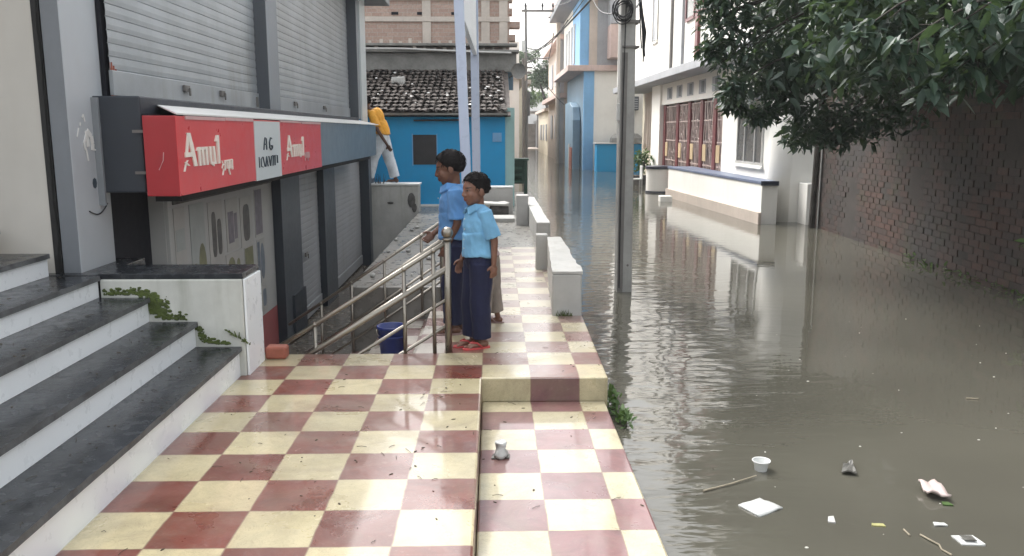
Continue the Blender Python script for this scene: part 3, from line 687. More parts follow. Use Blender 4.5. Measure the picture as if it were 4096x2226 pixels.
# blue bucket on the steps
bx, by, bz = -0.735, 6.5, -0.322
bt = thing('bucket', 'dark blue plastic bucket standing on the steps behind the railing', 'bucket', (bx, by, bz))
MB().lathe([(0.085, bz), (0.088, bz+0.01), (0.112, bz+0.27), (0.120, bz+0.275), (0.120, bz+0.295), (0.108, bz+0.295), (0.086, bz+0.03), (0.0, bz+0.025)], (bx, by), 28, caps=False).build('body', M['bucket'], bt, smooth=True)
MB().lathe([(0.105, bz+0.2), (0.113, bz+0.205), (0.113, bz+0.218), (0.107, bz+0.222)], (bx, by), 28, caps=False).build('rim_band', M['bucket'], bt, smooth=True)
MB().tube([(bx+0.122*math.cos(a), by-0.09*math.sin(a), bz+0.26-0.07*math.sin(a)) for a in [i/12*math.pi for i in range(13)]], 0.004, 6).build('handle', M['steel'], bt, smooth=True)

# ================================================================== LOW BOUNDARY WALLS
def rough_box(x0, x1, y0, y1, z0, z1, seed, cell=0.12, amp=0.008):
    bm = bmesh.new()
    bmesh.ops.create_cube(bm, size=1)
    for v in bm.verts: v.co = Vector((x0+(v.co.x+.5)*(x1-x0), y0+(v.co.y+.5)*(y1-y0), z0+(v.co.z+.5)*(z1-z0)))
    nx, ny, nz = [max(1, min(40, int(d/cell))) for d in (x1-x0, y1-y0, z1-z0)]
    for axis, cnt in ((0, nx), (1, ny), (2, nz)):
        lo = (x0, y0, z0)[axis]; hi = (x1, y1, z1)[axis]
        for k in range(1, cnt):
            no = [0, 0, 0]; no[axis] = 1; co = [0, 0, 0]; co[axis] = lo+(hi-lo)*k/cnt
            bmesh.ops.bisect_plane(bm, geom=bm.verts[:]+bm.edges[:]+bm.faces[:], plane_co=co, plane_no=no)
    bm.normal_update()
    for v in bm.verts:
        d = noise.noise(v.co*4+Vector((seed, 0, 0)))*amp+noise.noise(v.co*13+Vector((0, seed, 0)))*amp*0.5
        v.co += v.normal*d
    mb = MB(); vs = [v.co.copy() for v in bm.verts]; bm.verts.index_update()
    mb.add(vs, [[l.vert.index for l in f.loops] for f in bm.faces]); bm.free(); return mb
def taper(mb):
    for v in mb.v:
        q = (v.y-6.7)/2.28; v.x = 0.80-(0.80-v.x)*(1-0.42*q)
    return mb
lw = thing('low_wall', 'short thick whitewashed parapet wall nearest the camera on the walkway edge', 'low wall', (0.68, 7.8, 0), 'parapet walls along the walkway')
taper(rough_box(0.552, 0.795, 6.70, 8.98, -0.3, 0.345, 3)).build('wall_body', M['wall_white'], lw, bevel=0.012)
taper(rough_box(0.549, 0.797, 6.697, 8.98, 0.346, 0.368, 8, 0.07, 0.014)).build('crumbling_top', M['wall_white'], lw)
wd = MB()
for k in range(26):
    a = Vector((random.uniform(.58, .72), 6.685, 0.0)); wd.tube([a, a+Vector((random.uniform(-.03,.03), -0.015, random.uniform(.02,.06)))], 0.004, 4, 0.001)
tag(wd.build('weed', M['moss']), 'dark weeds sprouting at the foot of the near parapet wall', 'weeds')
sp = thing('stub_post', 'mossy pale concrete stub post between the two parapet walls', 'post', (0.6, 9.1, 0))
rough_box(0.535, 0.665, 9.02, 9.16, -0.02, 0.385, 13).build('post_body', M['wall_white'], sp, bevel=0.012)
lw2 = thing('low_wall', 'long whitewashed parapet wall further along the walkway beside the water', 'low wall', (0.73, 13, 0), 'parapet walls along the walkway')
rough_box(0.64, 0.82, 10.95, 15.3, -0.3, 0.31, 21).build('wall_body', M['wall_white'], lw2, bevel=0.012)
pb = thing('end_pillar', 'stout grey white pillar at the far end of the walkway', 'pillar', (0.54, 13.5, 0))
rough_box(0.44, 0.636, 13.45, 13.75, -0.02, 0.475, 31).build('pillar_body', M['wall_grey'], pb, bevel=0.012)
lw3 = thing('low_wall', 'stained low wall with a pipe lump crossing behind the younger boy', 'low wall', (0.1, 15.5, 0), 'low walls before the blue house')
rough_box(-0.25, 0.43, 15.42, 15.6, -0.02, 0.46, 41).build('wall_body', M['wall_grey'], lw3, bevel=0.01)
box(-0.26, 0.44, 15.405, 15.62, 0.463, 0.495).build('coping', M['canopy_white'], lw3, bevel=0.008)
lw4 = thing('low_wall', 'pale stained low wall with a white rim where the orange shirted man stands', 'low wall', (-1.8, 15.9, -0.4), 'low walls before the blue house')
rough_box(-2.21, -1.325, 15.72, 16.15, -0.97, 0.49, 51, 0.15).build('wall_body', M['wall_white'], lw4, bevel=0.01)
box(-2.22, -1.30, 15.70, 16.18, 0.493, 0.53).build('coping', M['canopy_white'], lw4, bevel=0.008)
mb = MB(); mb.ell((-1.46, 15.708, 0.22), (0.075, 0.012, 0.14), None, 9, 6); mb.ell((-1.41, 15.708, 0.08), (0.05, 0.012, 0.09), None, 7, 5)
mb.build('peeled_patch', M['stain'], lw4)
mb = MB().ell((-1.85, 15.708, 0.17), (0.06, 0.01, 0.025), None, 8, 5); mb.build('peeled_patch', M['stain'], lw4)
# lump of pipe and rags behind the boys
mb = MB().tube([(0.02, 14.95, 0.10), (0.33, 15.0, 0.10)], 0.11, 16); 
tag(mb.build('drain_pipe', M['stain'], smooth=False), 'dark fat drain pipe lying by the stained low wall', 'pipe')
mb = rough_box(-0.22, 0.34, 14.8, 15.3, 0.19, 0.23, 77, 0.06, 0.03)
tag(mb.build('sack_cloth', M['wall_white'], smooth=True), 'dirty pale sacking draped over the dark drain pipe', 'sacking')
mb = rough_box(-0.15, 0.43, 13.9, 14.5, -0.01, 0.06, 61, 0.2, 0.004)
tag(mb.build('concrete_slab', M['concrete'], bevel=0.006), 'flat pale concrete slab lying across the end of the walkway', 'slab')
# rubble on the rough ground left of the walkway
rng = random.Random(5)
rb = MB()
for k in range(26):
    x, y = rng.uniform(-1.3, -0.4), rng.uniform(8.6, 14.5); s = rng.uniform(.01, .04)
    rb.ell((x, y, s*0.4), (s*rng.uniform(.7, 1.5), s, s*.6), Matrix.Rotation(rng.random()*3, 3, 'Z'), 6, 4)
tag(rb.build('rubble', M['concrete']), 'broken concrete rubble strewn on the ground beyond the railings', 'rubble', kind='stuff')

# ================================================================== BLUE HOUSE
bh = thing('blue_house', 'low bright blue house with a dark clay tiled roof', 'house', (-2, 18, 0))
box(-6.8, 0.31, 17.0, 20.3, -0.01, 1.80).build('wall', M['blue'], bh)
box(-6.8, -0.05, 16.96, 17.0, -0.01, 0.035).build('plinth', M['canopy_white'], bh)
wn = box(-1.53, -1.06, 16.985, 17.0, 0.83, 1.42).build('window', M['window_dark'], bh)
mb = MB(); mb.box(-1.55, -1.53, 16.975, 17.0, 0.81, 1.44); mb.box(-1.06, -1.045, 16.975, 17.0, 0.81, 1.44); mb.build('window_frame', M['blue_pale'], wn)
mb = MB()
for k in range(2): mb.box(-1.52+.24*k, -1.31+.24*k, 16.978, 16.984, 0.85, 1.40)
mb.build('shutter_leaf', M['window_dark'], wn)
box(-6.8, 0.36, 16.80, 16.84, 1.77, 1.845).build('fascia_board', M['tin'], bh)
mb = MB().box(0.06, 0.24, 16.97, 17.0, 1.28, 1.46); mb.build('meter_box', M['blue_pale'], bh, bevel=0.008)
MB().tube([(-0.25, 16.97, 0.5), (-0.25, 16.97, 1.75)], 0.02, 8).build('pipe', M['blue_pale'], bh)
MB().tube([(-1.5, 16.9, 1.7), (-0.6, 16.9, 1.71)], 0.018, 8).build('bamboo_rod', M['window_dark'], bh)
box(0.312, 0.50, 17.05, 20.3, -0.01, 1.95).build('side_strip', M['teal'], bh)
# clay tile roof: courses of half round tiles
rf = MB(); rng = random.Random(9)
nx_, ny_ = 56, 13
for i in range(nx_):
    for j in range(ny_):
        if rng.random() < 0.03: continue
        x = -6.8+i*0.128+rng.uniform(-.012, .012)
        ya = 16.78+j*0.25+rng.uniform(-.03, .03); yb = ya+0.30
        za = 1.86+(ya-16.78)*0.315+rng.uniform(0, .02)+0.02; zb = 1.86+(yb-16.78)*0.315-0.012
        sk = 0.04+rng.uniform(-.03, .03)
        vs = []
        for q, (yy, zz, dx, r_) in enumerate(((ya, za, 0, 0.066), (yb, zb, sk, 0.056))):
            for k in range(5):
                a = math.pi*k/4; vs.append((x+dx+r_*math.cos(a), yy, zz+r_*0.8*math.sin(a)-0.02))
        rf.add(vs, [(k, k+1, 6+k, 5+k) for k in range(4)])
rf.build('tiled_roof', M['rooftile'], bh)
MB().add([(-6.8, 16.8, 1.80), (0.42, 16.8, 1.80), (0.42, 20.1, 2.84), (-6.8, 20.1, 2.84), (-6.8, 16.8, 1.77), (0.42, 16.8, 1.77), (0.42, 20.1, 2.81), (-6.8, 20.1, 2.81)],
         [(0,1,2,3),(7,6,5,4),(0,4,5,1),(1,5,6,2),(2,6,7,3),(3,7,4,0)]).build('roof_deck', M['rooftile'], bh)
db = MB()
for k in range(90):
    x, y = rng.uniform(-6, .3), rng.uniform(16.9, 19.6); z0 = 1.90+(y-16.78)*0.315; s = rng.uniform(.012, .04)
    db.ell((x, y, z0+.03), (s*rng.uniform(.6, 1.4), s*rng.uniform(.6, 2), s*.5), None, 5, 4)
tag(db.build('roof_debris', M['canopy_white'], bh), kind='stuff')
tag(rough_box(-2.14, -1.87, 18.8, 19.0, 2.50, 2.66, 19, 0.03, 0.05).build('white_bundle', M['wall_white'], smooth=True), 'small white bundle lying near the top of the tiled roof', 'bundle')

# ================================================================== UNFINISHED BRICK BUILDING
ub = thing('brick_building', 'tall unfinished pale brick building with concrete bands behind the tiled roof', 'building', (-3, 22, 0))
box(-9, 0.46, 20.45, 26, -0.01, 5.1).build('wall', M['brick_pale'], ub)
for z0, z1 in ((4.02, 4.13), (4.50, 4.68), (4.95, 5.12)): box(-9, 0.475, 20.40, 20.45, z0, z1).build('concrete_band', M['band'], ub, bevel=0.008)
for x0 in (-3.25, -1.58, -0.20, 0.22): box(x0, x0+0.2, 20.415, 20.449, 3.51, 4.94).build('concrete_column', M['band'], ub, bevel=0.008)
box(-9, 0.62, 20.12, 20.4, 2.86, 3.28).build('tin_fascia', M['tin'], ub)
box(-9, 0.68, 19.95, 20.44, 3.29, 3.345).build('ledge', M['tin'], ub, bevel=0.01)
box(-9, 0.64, 20.05, 20.44, 3.44, 3.50).build('upper_ledge', M['tin'], ub, bevel=0.01)
MB().tube([(-6, 19.93, 3.37), (-2, 19.92, 3.36), (-0.6, 19.92, 3.30), (0.5, 19.92, 3.27)], 0.022, 8).build('pipe', M['meter'], ub)
for k in range(40):
    x = -4.2+k*.115+rng.uniform(0, .03); s = rng.uniform(.03, .08); z_ = 3.346 if k % 2 else 3.501
    box(x, x+s, 20.1+rng.random()*.1, 20.3, z_, z_+s*rng.uniform(.6, 1.8)).build('loose_brick', M['band'], ub)
hl = MB()
for x in (-4.1, -3.5, -2.3, -1.7, -0.9): hl.box(x, x+.16, 20.43, 20.449, 4.18, 4.24)
hl.build('putlog_hole', M['navy_dark'], ub)
jg = MB()
for k in range(5):
    z0 = 3.6+k*.3; jg.box(0.46, 0.46+rng.uniform(.04, .26), 20.5, 20.9, z0, z0+.14)
jg.build('toothed_end', M['brick_pale'], ub)
bx_ = MB().box(0.3, 0.55, 20.3, 20.42, 2.45, 3.05); bx_.build('vent_frame', M['blue_grey'], ub)
ds_ = thing('satellite_dish', 'round grey dish at the corner of the brick building', 'satellite dish', (0.66, 19.8, 2.85))
prof = [(0.17*math.sin(a), 0.05*(1-math.cos(a))) for a in [i/6*1.5 for i in range(7)]]
mb = MB(); n = 20; vs = []
for r_, d_ in prof:
    for j in range(n):
        a = 2*math.pi*j/n; vs.append((0.66+r_*math.cos(a), 19.8-d_, 2.85+r_*math.sin(a)*1.05))
mb.add(vs, [(i*n+j, i*n+(j+1)%n, (i+1)*n+(j+1)%n, (i+1)*n+j) for i in range(6) for j in range(n)])
mb.build('reflector', M['tin'], ds_, smooth=True)
MB().tube([(0.66, 19.8, 2.85), (0.5, 20.1, 2.75), (0.45, 20.4, 2.75)], 0.02, 7).build('bracket', M['pole_steel'], ds_)

# ================================================================== WHITE HOARDING FRAME
hf = thing('hoarding', 'tall bluish white sign frame on two square posts seen edge on behind the boys', 'hoarding', (-0.17, 9, 0))
def sqpost(x0, x1, y, z1, hw, nm):
    vs = []
    for x, z in ((x0, 0.0), (x1, z1)):
        vs += [(x-hw, y-hw, z), (x+hw, y-hw, z), (x+hw, y+hw, z), (x-hw, y+hw, z)]
    MB().add(vs, [(0,3,2,1),(4,5,6,7),(0,1,5,4),(1,2,6,5),(2,3,7,6),(3,0,4,7)]).build(nm, M['white_frame'], hf, bevel=0.006)
sqpost(-0.112, -0.252, 7.0, 4.2, 0.040, 'post'); sqpost(-0.150, -0.185, 11.6, 4.4, 0.055, 'post')
MB().add([(-0.235,7.06,2.47),(-0.185,7.06,2.47),(-0.225,7.06,4.2),(-0.265,7.06,4.2),(-0.19,11.54,2.49),(-0.14,11.54,2.49),(-0.155,11.54,4.4),(-0.2,11.54,4.4)],
         [(0,1,2,3),(7,6,5,4),(0,4,5,1),(1,5,6,2),(2,6,7,3),(3,7,4,0)]).build('panel', M['white_panel'], hf, bevel=0.004)
MB().tube([(-0.13, 7.055, 1.45), (-0.20, 7.06, 3.3)], 0.009, 6).build('edge_pipe', M['pole_steel'], hf)

# ================================================================== NEAR ELECTRIC POLE
PX, PY = 1.515, 9.10
ep = thing('electric_pole', 'grey concrete electric pole with coiled cables standing in the floodwater', 'electric pole', (PX, PY, WZ))
vs = []
for z, hw, hd, dx in ((-1.3, 0.085, 0.10, 0.0), (5.5, 0.075, 0.085, -0.05)):
    vs += [(PX+dx-hw, PY-hd, z), (PX+dx+hw, PY-hd, z), (PX+dx+hw, PY+hd, z), (PX+dx-hw, PY+hd, z)]
pm = MB().add(vs, [(0,3,2,1),(4,5,6,7),(0,1,5,4),(1,2,6,5),(2,3,7,6),(3,0,4,7)])
po = pm.build('shaft', [M['pole'], M['slab_grey']], ep, bevel=0.012)
mb = MB()
for (a0, a1) in ((-0.088, -0.05),):
    mb.box(PX-0.089, PX-0.03, PY-0.108, PY-0.1, -0.6, 2.3)
mb.build('dark_face_strip', M['pole_steel'], ep)  # thin dark strip laid on the shaft front for its darker side
cl = MB(); rng = random.Random(3)
for k in range(9):
    rr_ = 0.085+rng.uniform(-.015, .03); c = Vector((PX-0.10+rng.uniform(-.02, .02), PY-0.12-0.008*k, 2.72+rng.uniform(-.03, .03)))
    cl.tube([c+Vector((rr_*math.cos(a), 0.01*math.sin(3*a+k), rr_*1.15*math.sin(a))) for a in [i/20*6.283 for i in range(21)]], 0.0055, 5)
cl.build('cable_coil', M['cable'], ep)
cl = MB()
for k in range(7):
    x = PX+0.07+rng.uniform(-.01, .03)
    cl.tube([(x, PY-0.09, 2.85), (x+.015+.01*k, PY-0.12, 2.5), (x+.03+.012*k*rng.random(), PY-0.12, 2.28+rng.uniform(-.1, .08))], 0.007, 5)
cl.build('hanging_cable', M['cable'], ep)
cl = MB(); cl.tube([(PX-0.06, PY-0.12, 2.9), (PX-0.07, PY-0.115, 1.9), (PX-0.075, PY-0.12, 0.6), (PX-0.07, PY-0.118, -0.2)], 0.006, 5); cl.tube([(PX+0.02, PY-0.12, 3.3), (PX-0.05, PY-0.12, 2.75)], 0.006, 5)
cl.build('down_cable', M['cable'], ep)
cl = MB(); cl.box(PX-0.09, PX+0.09, PY-0.11, PY+0.11, 2.60, 2.63); cl.box(PX-0.09, PX+0.09, PY-0.11, PY+0.11, 2.35, 2.37); cl.build('strap', M['pole_steel'], ep)
MB().tube([(PX+0.05, PY-.1, 2.75), (PX+0.12, PY-0.1, 2.88), (PX+0.16, PY-0.1, 3.1)], 0.012, 6).build('bracket', M['slab_grey'], ep)
box(PX-0.125, PX-0.089, PY-0.09, PY-0.01, 1.60, 1.78).build('switch_box', M['meter'], ep, bevel=0.006)
MB().ell((PX+0.02, PY-0.113, 0.05), (0.012, 0.008, 0.014), None, 8, 5).build('bolt', M['pole_steel'], ep)

# ================================================================== FAR UTILITY POLE + WIRES
UX, UY = 1.63, 40.0
up_ = thing('utility_pole', 'slim distant utility pole with a crossarm in the middle of the lane', 'utility pole', (UX, UY, WZ))
MB().tube([(UX-0.02, UY, -1.2), (UX-0.02, UY, 3.5), (UX-0.05, UY, 7.2)], 0.085, 8, 0.055).build('shaft', M['pole_steel'], up_)
box(UX-0.25, UX+1.25, UY-.12, UY-.05, 6.88, 6.98).build('crossarm', M['pole_steel'], up_)
for k, x in enumerate((-0.06, 0.72, 1.2)):
    MB().lathe([(0.03, 6.98), (0.03, 7.1), (0.06, 7.12), (0.05, 7.2), (0.02, 7.28)], (UX+x, UY-.08), 8).build('insulator', M['cable'], up_)
box(UX-0.24, UX-0.06, UY-.2, UY-.05, 5.1, 5.6).build('switch_box', M['meter'], up_)
box(UX+.04, UX+.16, UY-.15, UY, 2.2, 3.3).build('cable_bundle', M['pole_steel'], up_)
MB().tube([(UX, UY-.1, 4.6), (UX+.4, UY-.6, 4.75), (UX+1.0, UY-1.2, 4.75)], 0.03, 6).build('lamp_arm', M['pole_steel'], up_)
def wire(p0, p1, sag, r_, label):
    p0, p1 = Vector(p0), Vector(p1); pts = []
    for k in range(17):
        q = k/16; p = p0.lerp(p1, q); p.z -= sag*4*q*(1-q); pts.append(p)
    tag(MB().tube(pts, r_, 5).build('overhead_wire', M['cable']), label, 'wire', 'overhead wires')
wire((UX+1.2, UY, 7.2), (2.55, 9.2, 4.6), 0.5, 0.012, 'thin overhead wire running from the tip of the far crossarm towards the camera')
wire((UX+0.72, UY, 7.25), (2.2, 9.2, 5.2), 0.3, 0.010, 'thin overhead wire rising steeply from the middle of the far crossarm')
wire((UX-0.05, UY, 5.1), (1.50, 9.1, 3.3), 0.3, 0.016, 'thick black cable sagging between the far pole and the near concrete pole')
wire((UX, UY, 4.8), (3.9, 32.2, 7.0), 0.4, 0.018, 'black service cable looping from the far pole up to the pink balcony house')
wire((UX, UY, 5.0), (3.9, 46.0, 2.9), 0.2, 0.016, 'service cable dropping from the far pole to the tan house')
wire((3.85, 33, 6.5), (1.48, 9.1, 2.75), 0.25, 0.012, 'service cable from the blue house to the coil on the near pole')

wire((3.2, 37.3, 7.6), (1.30, 9.0, 4.5), 0.9, 0.020, 'thick black cable sagging from the dark upper balcony across the lane top')
wire((3.3, 37.3, 6.2), (UX, UY, 5.3), 0.5, 0.022, 'short black cable looping from the dark upper balcony to the far pole')
wire((3.1, 46.0, 8.2), (3.2, 37.2, 7.9), 0.6, 0.025, 'drooping cable along the eaves of the lane house')
wire((3.5, 60.0, 6.0), (3.3, 46.0, 6.6), 0.7, 0.025, 'drooping cable along the front of the tan house')
cp_ = thing('lane_post', 'brown weathered post at the corner between the blue house and the tan house', 'pole', (3.55, 46.3, WZ))
MB().tube([(3.55, 46.3, -1.2), (3.58, 46.3, 8.4)], 0.13, 9, 0.10).build('shaft', M['tan'], cp_)
MB().tube([(3.58, 46.15, 7.4), (3.3, 46.0, 7.5), (3.0, 45.9, 7.4)], 0.04, 6).build('arm', M['pole_steel'], cp_)

# ================================================================== GREEN CABINET
gc = thing('green_cart', 'dark green metal vending cart with slanted shelves by the blue house corner', 'cart', (0.6, 18.6, 0))
box(0.30, 0.82, 18.5, 19.0, 0.35, 0.86).build('body', M['green'], gc, bevel=0.012)
for k in range(3):
    MB().add([(0.31,18.49,0.74-.14*k),(0.70,18.49,0.74-.14*k),(0.70,18.36,0.70-.14*k),(0.31,18.36,0.70-.14*k),(0.31,18.49,0.71-.14*k),(0.70,18.49,0.71-.14*k),(0.70,18.36,0.66-.14*k),(0.31,18.36,0.66-.14*k)],
             [(0,1,2,3),(7,6,5,4),(0,4,5,1),(1,5,6,2),(2,6,7,3),(3,7,4,0)]).build('shelf', M['green'], gc, bevel=0.005)
for x in (0.32, 0.76): box(x, x+.06, 18.44, 18.5, -0.01, 0.86).build('leg', M['green'], gc, bevel=0.004)
for x in (0.32, 0.76): box(x, x+.06, 18.93, 18.99, -0.01, 0.35).build('leg', M['green'], gc)
box(0.27, 0.85, 18.40, 19.03, 0.862, 0.90).build('top_board', M['green'], gc, bevel=0.006)

# ================================================================== WHITE HOUSE (right)
wh = thing('white_house', 'two storey white house with a rounded corner, grey balcony slab and wide maroon gate', 'house', (7, 22, WZ))
HX = 5.45
box(HX, 12, 16.4, 19.85, -1.2, 2.95).build('wall', M['house_white'], wh)
MB().lathe([(0.34, -1.2), (0.34, 2.95)], (HX+0.335, 16.42), 32).build('round_corner', M['house_white'], wh, smooth=True)
box(HX+0.335, 6.45, 16.075, 16.42, -1.2, 2.95).build('front_wall', M['house_white'], wh)
box(HX+0.45, 12, 19.85, 27.2, -1.2, 2.95).build('gate_recess', M['gate_back'], wh)
box(HX-0.05, 12, 27.2, 28.6, -1.2, 2.95).build('wall', M['house_white'], wh)
box(HX+0.6, 12, 28.6, 34, -1.2, 2.95).build('side_wall', M['house_cream'], wh)
box(HX+0.02, HX+.46, 19.86, 27.2, 2.31, 2.95).build('gate_head', M['house_white'], wh)
for k in range(5):
    ve = box(HX, HX+.02, 20.3+1.35*k, 20.95+1.35*k, 2.45, 2.80).build('vent', M['slab_grey'], wh)
    box(HX-.01, HX-.001, 20.4+1.35*k, 20.65+1.35*k, 2.48, 2.76).build('vent_louvre', M['pillar_dark'], ve)
# window with a concrete hood and panes
wi = box(HX-.004, HX+.02, 16.75, 18.55, 0.84, 1.98).build('window', M['glass'], wh)
fr = MB()
for y in (16.75, 17.25, 17.95, 18.49): fr.box(HX-.03, HX-.004, y, y+.06, 0.86, 1.96)
fr.box(HX-.03, HX-.004, 16.7, 18.6, 0.80, 0.86); fr.box(HX-.03, HX-.004, 16.7, 18.6, 1.96, 2.01)
fr.build('window_frame', M['alu'], wi)
box(HX-.07, HX-.03, 16.65, 18.65, 0.74, 0.80).build('sill', M['house_white'], wi, bevel=0.006)
box(HX-.42, HX-.001, 16.55, 18.75, 2.13, 2.20).build('window_hood', M['slab_grey'], wh, bevel=0.01)
box(HX-.42, HX-.36, 16.55, 18.75, 1.98, 2.13).build('hood_lip', M['slab_grey'], wh, bevel=0.01)
# balcony slab and the upper floor
box(HX-.62, 12, 15.9, 34, 2.955, 3.16).build('balcony_slab', M['slab_grey'], wh, bevel=0.012)
box(HX-.45, 12, 16.2, 34, 3.161, 7.5).build('upper_wall', M['house_white'], wh)
uw = box(HX-.47, HX-.45, 25.8, 26.5, 4.2, 5.9).build('window', M['slab_grey'], wh); 
mb = MB(); mb.box(HX-.5, HX-.47, 25.75, 25.83, 4.15, 5.95); mb.box(HX-.5, HX-.47, 26.47, 26.55, 4.15, 5.95); mb.box(HX-.5, HX-.47, 25.75, 26.55, 4.1, 4.16); mb.build('window_frame', M['house_white'], uw)
for y, m_, w_ in ((23.6, 'pole_steel', .12), (22.2, 'slab_grey', .10), (20.5, 'maroon', .28)):
    box(HX-.52, HX-.45, y, y+w_, 3.162, 6.5).build('pipe' if m_ != 'maroon' else 'painted_column', M[m_], wh, bevel=0.01)
for ya, yb in ((18.7, 20.2), (21.05, 21.95)):
    a = box(HX-.475, HX-.449, ya, yb, 4.3, 6.2).build('window', M['glass'], wh)
    mb = MB(); mb.box(HX-.50, HX-.475, ya-.05, ya+.04, 4.25, 6.2); mb.box(HX-.50, HX-.475, yb-.04, yb+.05, 4.25, 6.2); mb.box(HX-.50, HX-.475, ya, yb, 4.2, 4.28); mb.build('window_frame', M['maroon'], a)
box(HX-.50, HX-.449, 17.2, 18.4, 4.6, 6.0).build('red_panel', M['red_deep'], wh)
# maroon gate: own thing, five leaves with ornamental grille
gt = thing('gate', 'wide maroon folding gate with ornamental grille leaves and cream lock plates', 'gate', (HX+.2, 23.5, 0.3))
GX = HX+0.12
ys_ = [19.9, 20.95, 22.3, 23.7, 25.2, 27.1]
for y in ys_: box(GX-.05, GX+.06, y-(.0 if y < 20 else .22), y+.06, 0.0, 2.30).build('gate_post', M['maroon'], gt, bevel=0.01)
rng = random.Random(12)
for a, b in zip(ys_[:-1], ys_[1:]):
    mb = MB(); a2, b2 = a+.07, b-.23
    for k in range(9):
        y = a2+(b2-a2)*(k+.5)/9; amp = rng.uniform(.03, .07); ph = rng.random()*6
        mb.tube([(GX, y+amp*math.sin(ph+z_*5.0), 0.05+z_) for z_ in [2.2*i/14 for i in range(15)]], 0.016, 5)
    for z_ in (0.1, 0.6, 1.2, 1.75, 2.22): mb.box(GX-.012, GX+.012, a2, b2, z_, z_+.035)
    for k in range(10):
        cy, cz = rng.uniform(a2+.1, b2-.1), rng.uniform(.25, 2.1)
        mb.tube([(GX-.01, cy+.08*math.cos(q), cz+.10*math.sin(q)) for q in [i/9*5.2 for i in range(10)]], 0.011, 5)
    lf = mb.build('grille_leaf', M['grille'], gt)
    box(GX-.03, GX-.014, b2-.34, b2, 0.72, 1.15).build('lock_plate', M['lockplate'], lf, bevel=0.006)
box(GX+.2, GX+.22, 19.9, 27.1, 0.0, 2.29).build('dark_backing', M['gate_back'], gt)  # dark sheet added in place of the unlit interior behind the gate
# long planter wall with a blue grey coping, and a round tub
pl = thing('planter', 'long white masonry planter with dark blue coping before the maroon gate', 'planter', (5.0, 19, WZ))
MB().prism([(5.14,15.75),(5.445,15.75),(5.445,22.6),(4.78,22.6)], -1.2, 0.50).build('body', M['house_white'], pl, bevel=0.012)
MB().prism([(5.12,15.73),(5.44,15.73),(5.44,22.62),(4.76,22.62)], 0.503, 0.56).build('coping', M['coping_blue'], pl, bevel=0.006)
MB().prism([(5.108,15.715),(5.45,15.715),(5.45,15.728),(5.108,15.728)], 0.48, 0.565).build('end_trim', M['coping_navy'], pl)
MB().prism([(5.08,15.7),(5.135,15.7),(4.775,22.6),(4.72,22.6)], -1.2, -0.03).build('damp_footing', M['tan'], pl)
tb = thing('round_tub', 'low round white masonry tub with a navy rim beside the gate', 'planter', (4.85, 24.2, WZ))
MB().lathe([(0.37, -0.6), (0.37, 0.42)], (4.85, 24.2), 28).build('body', M['house_white'], tb, smooth=False)
MB().lathe([(0.40, 0.421), (0.40, 0.50), (0.38, 0.51)], (4.85, 24.2), 28).build('rim', M['coping_navy'], tb)
MB().lathe([(0.385, -0.27), (0.385, -0.2)], (4.85, 24.2), 28).build('dark_band', M['coping_navy'], tb)
# side block at the right corner
sbk = box(5.95, 6.35, 15.6, 16.05, -1.0, 0.52)
tag(sbk.build('gate_stub', M['house_white'], bevel=0.012), 'short white masonry block between the rounded house corner and the tree post', 'block')

def leaf_cloud(centers, n, size, seed, droop=0.5, clusters=None):
    rng = random.Random(seed); vs = []; fs = []
    for c, rad in centers:
        for k in range(n):
            d = Vector((rng.gauss(0, 1), rng.gauss(0, 1), rng.gauss(0, 1))).normalized()*rng.random()**0.45
            p = Vector(c)+Vector((d.x*rad[0], d.y*rad[1], d.z*rad[2]))
            L = size*rng.uniform(.6, 1.25); W = L*rng.uniform(.36, .5)
            ax = Vector((rng.gauss(0, 1), rng.gauss(0, 1), rng.gauss(0, .6)-droop)).normalized()
            sd_ = ax.cross(Vector((rng.gauss(0, .5), rng.gauss(0, .5), 1))).normalized(); nm = sd_.cross(ax)
            cv = rng.uniform(-.12, .02)*L; fd = rng.uniform(.0, .16)*W
            b = len(vs)
            vs += [p, p+ax*L*.35+nm*0.02*L, p+ax*L*.7+nm*cv*.4, p+ax*L+nm*cv,
                   p+ax*L*.30+sd_*W*.42+nm*fd, p+ax*L*.65+sd_*W*.36+nm*(fd+cv*.4), p+ax*L*.30-sd_*W*.42+nm*fd, p+ax*L*.65-sd_*W*.36+nm*(fd+cv*.4)]
            fs += [(b, b+1, b+4), (b, b+6, b+1), (b+1, b+2, b+5, b+4), (b+1, b+6, b+7, b+2), (b+2, b+3, b+5), (b+2, b+7, b+3)]
    return MB().add(vs, fs)

# potted plant by the cream wall
pp = thing('potted_plant', 'bushy green plant in a low pot by the cream wall behind the pole', 'plant', (5.0, 28.0, 0))
MB().lathe([(0.22, -0.4), (0.32, 0.02), (0.34, 0.04), (0.3, 0.04)], (5.0, 28.0), 16).build('pot', M['stain'], pp)
leaf_cloud([((5.0, 28.0, 0.45), (0.38, 0.3, 0.42))], 420, 0.16, 8, -0.2).build('foliage', M['leaf_weed'], pp)
mb = MB()
for k in range(5): mb.tube([(5.0, 28.0, 0.0), (5.0+random.uniform(-.2, .2), 28+random.uniform(-.2, .2), 0.6)], 0.012, 5)
mb.build('stem', M['bark'], pp)
fb = box(4.25, 4.55, 20.9, 21.2, WZ-0.08, WZ+0.14)
tag(fb.build('floating_box', M['house_white'], bevel=0.02), 'small white box floating before the planter', 'box')
ch_ = thing('plastic_chair', 'white plastic chair half under water behind the pole', 'chair', (4.5, 26.5, WZ))
box(4.35, 4.75, 26.3, 26.7, -0.02, 0.02).build('seat', M['plastic_white'], ch_, bevel=0.01)
box(4.72, 4.76, 26.3, 26.7, 0.025, 0.42).build('backrest', M['plastic_white'], ch_, bevel=0.01)
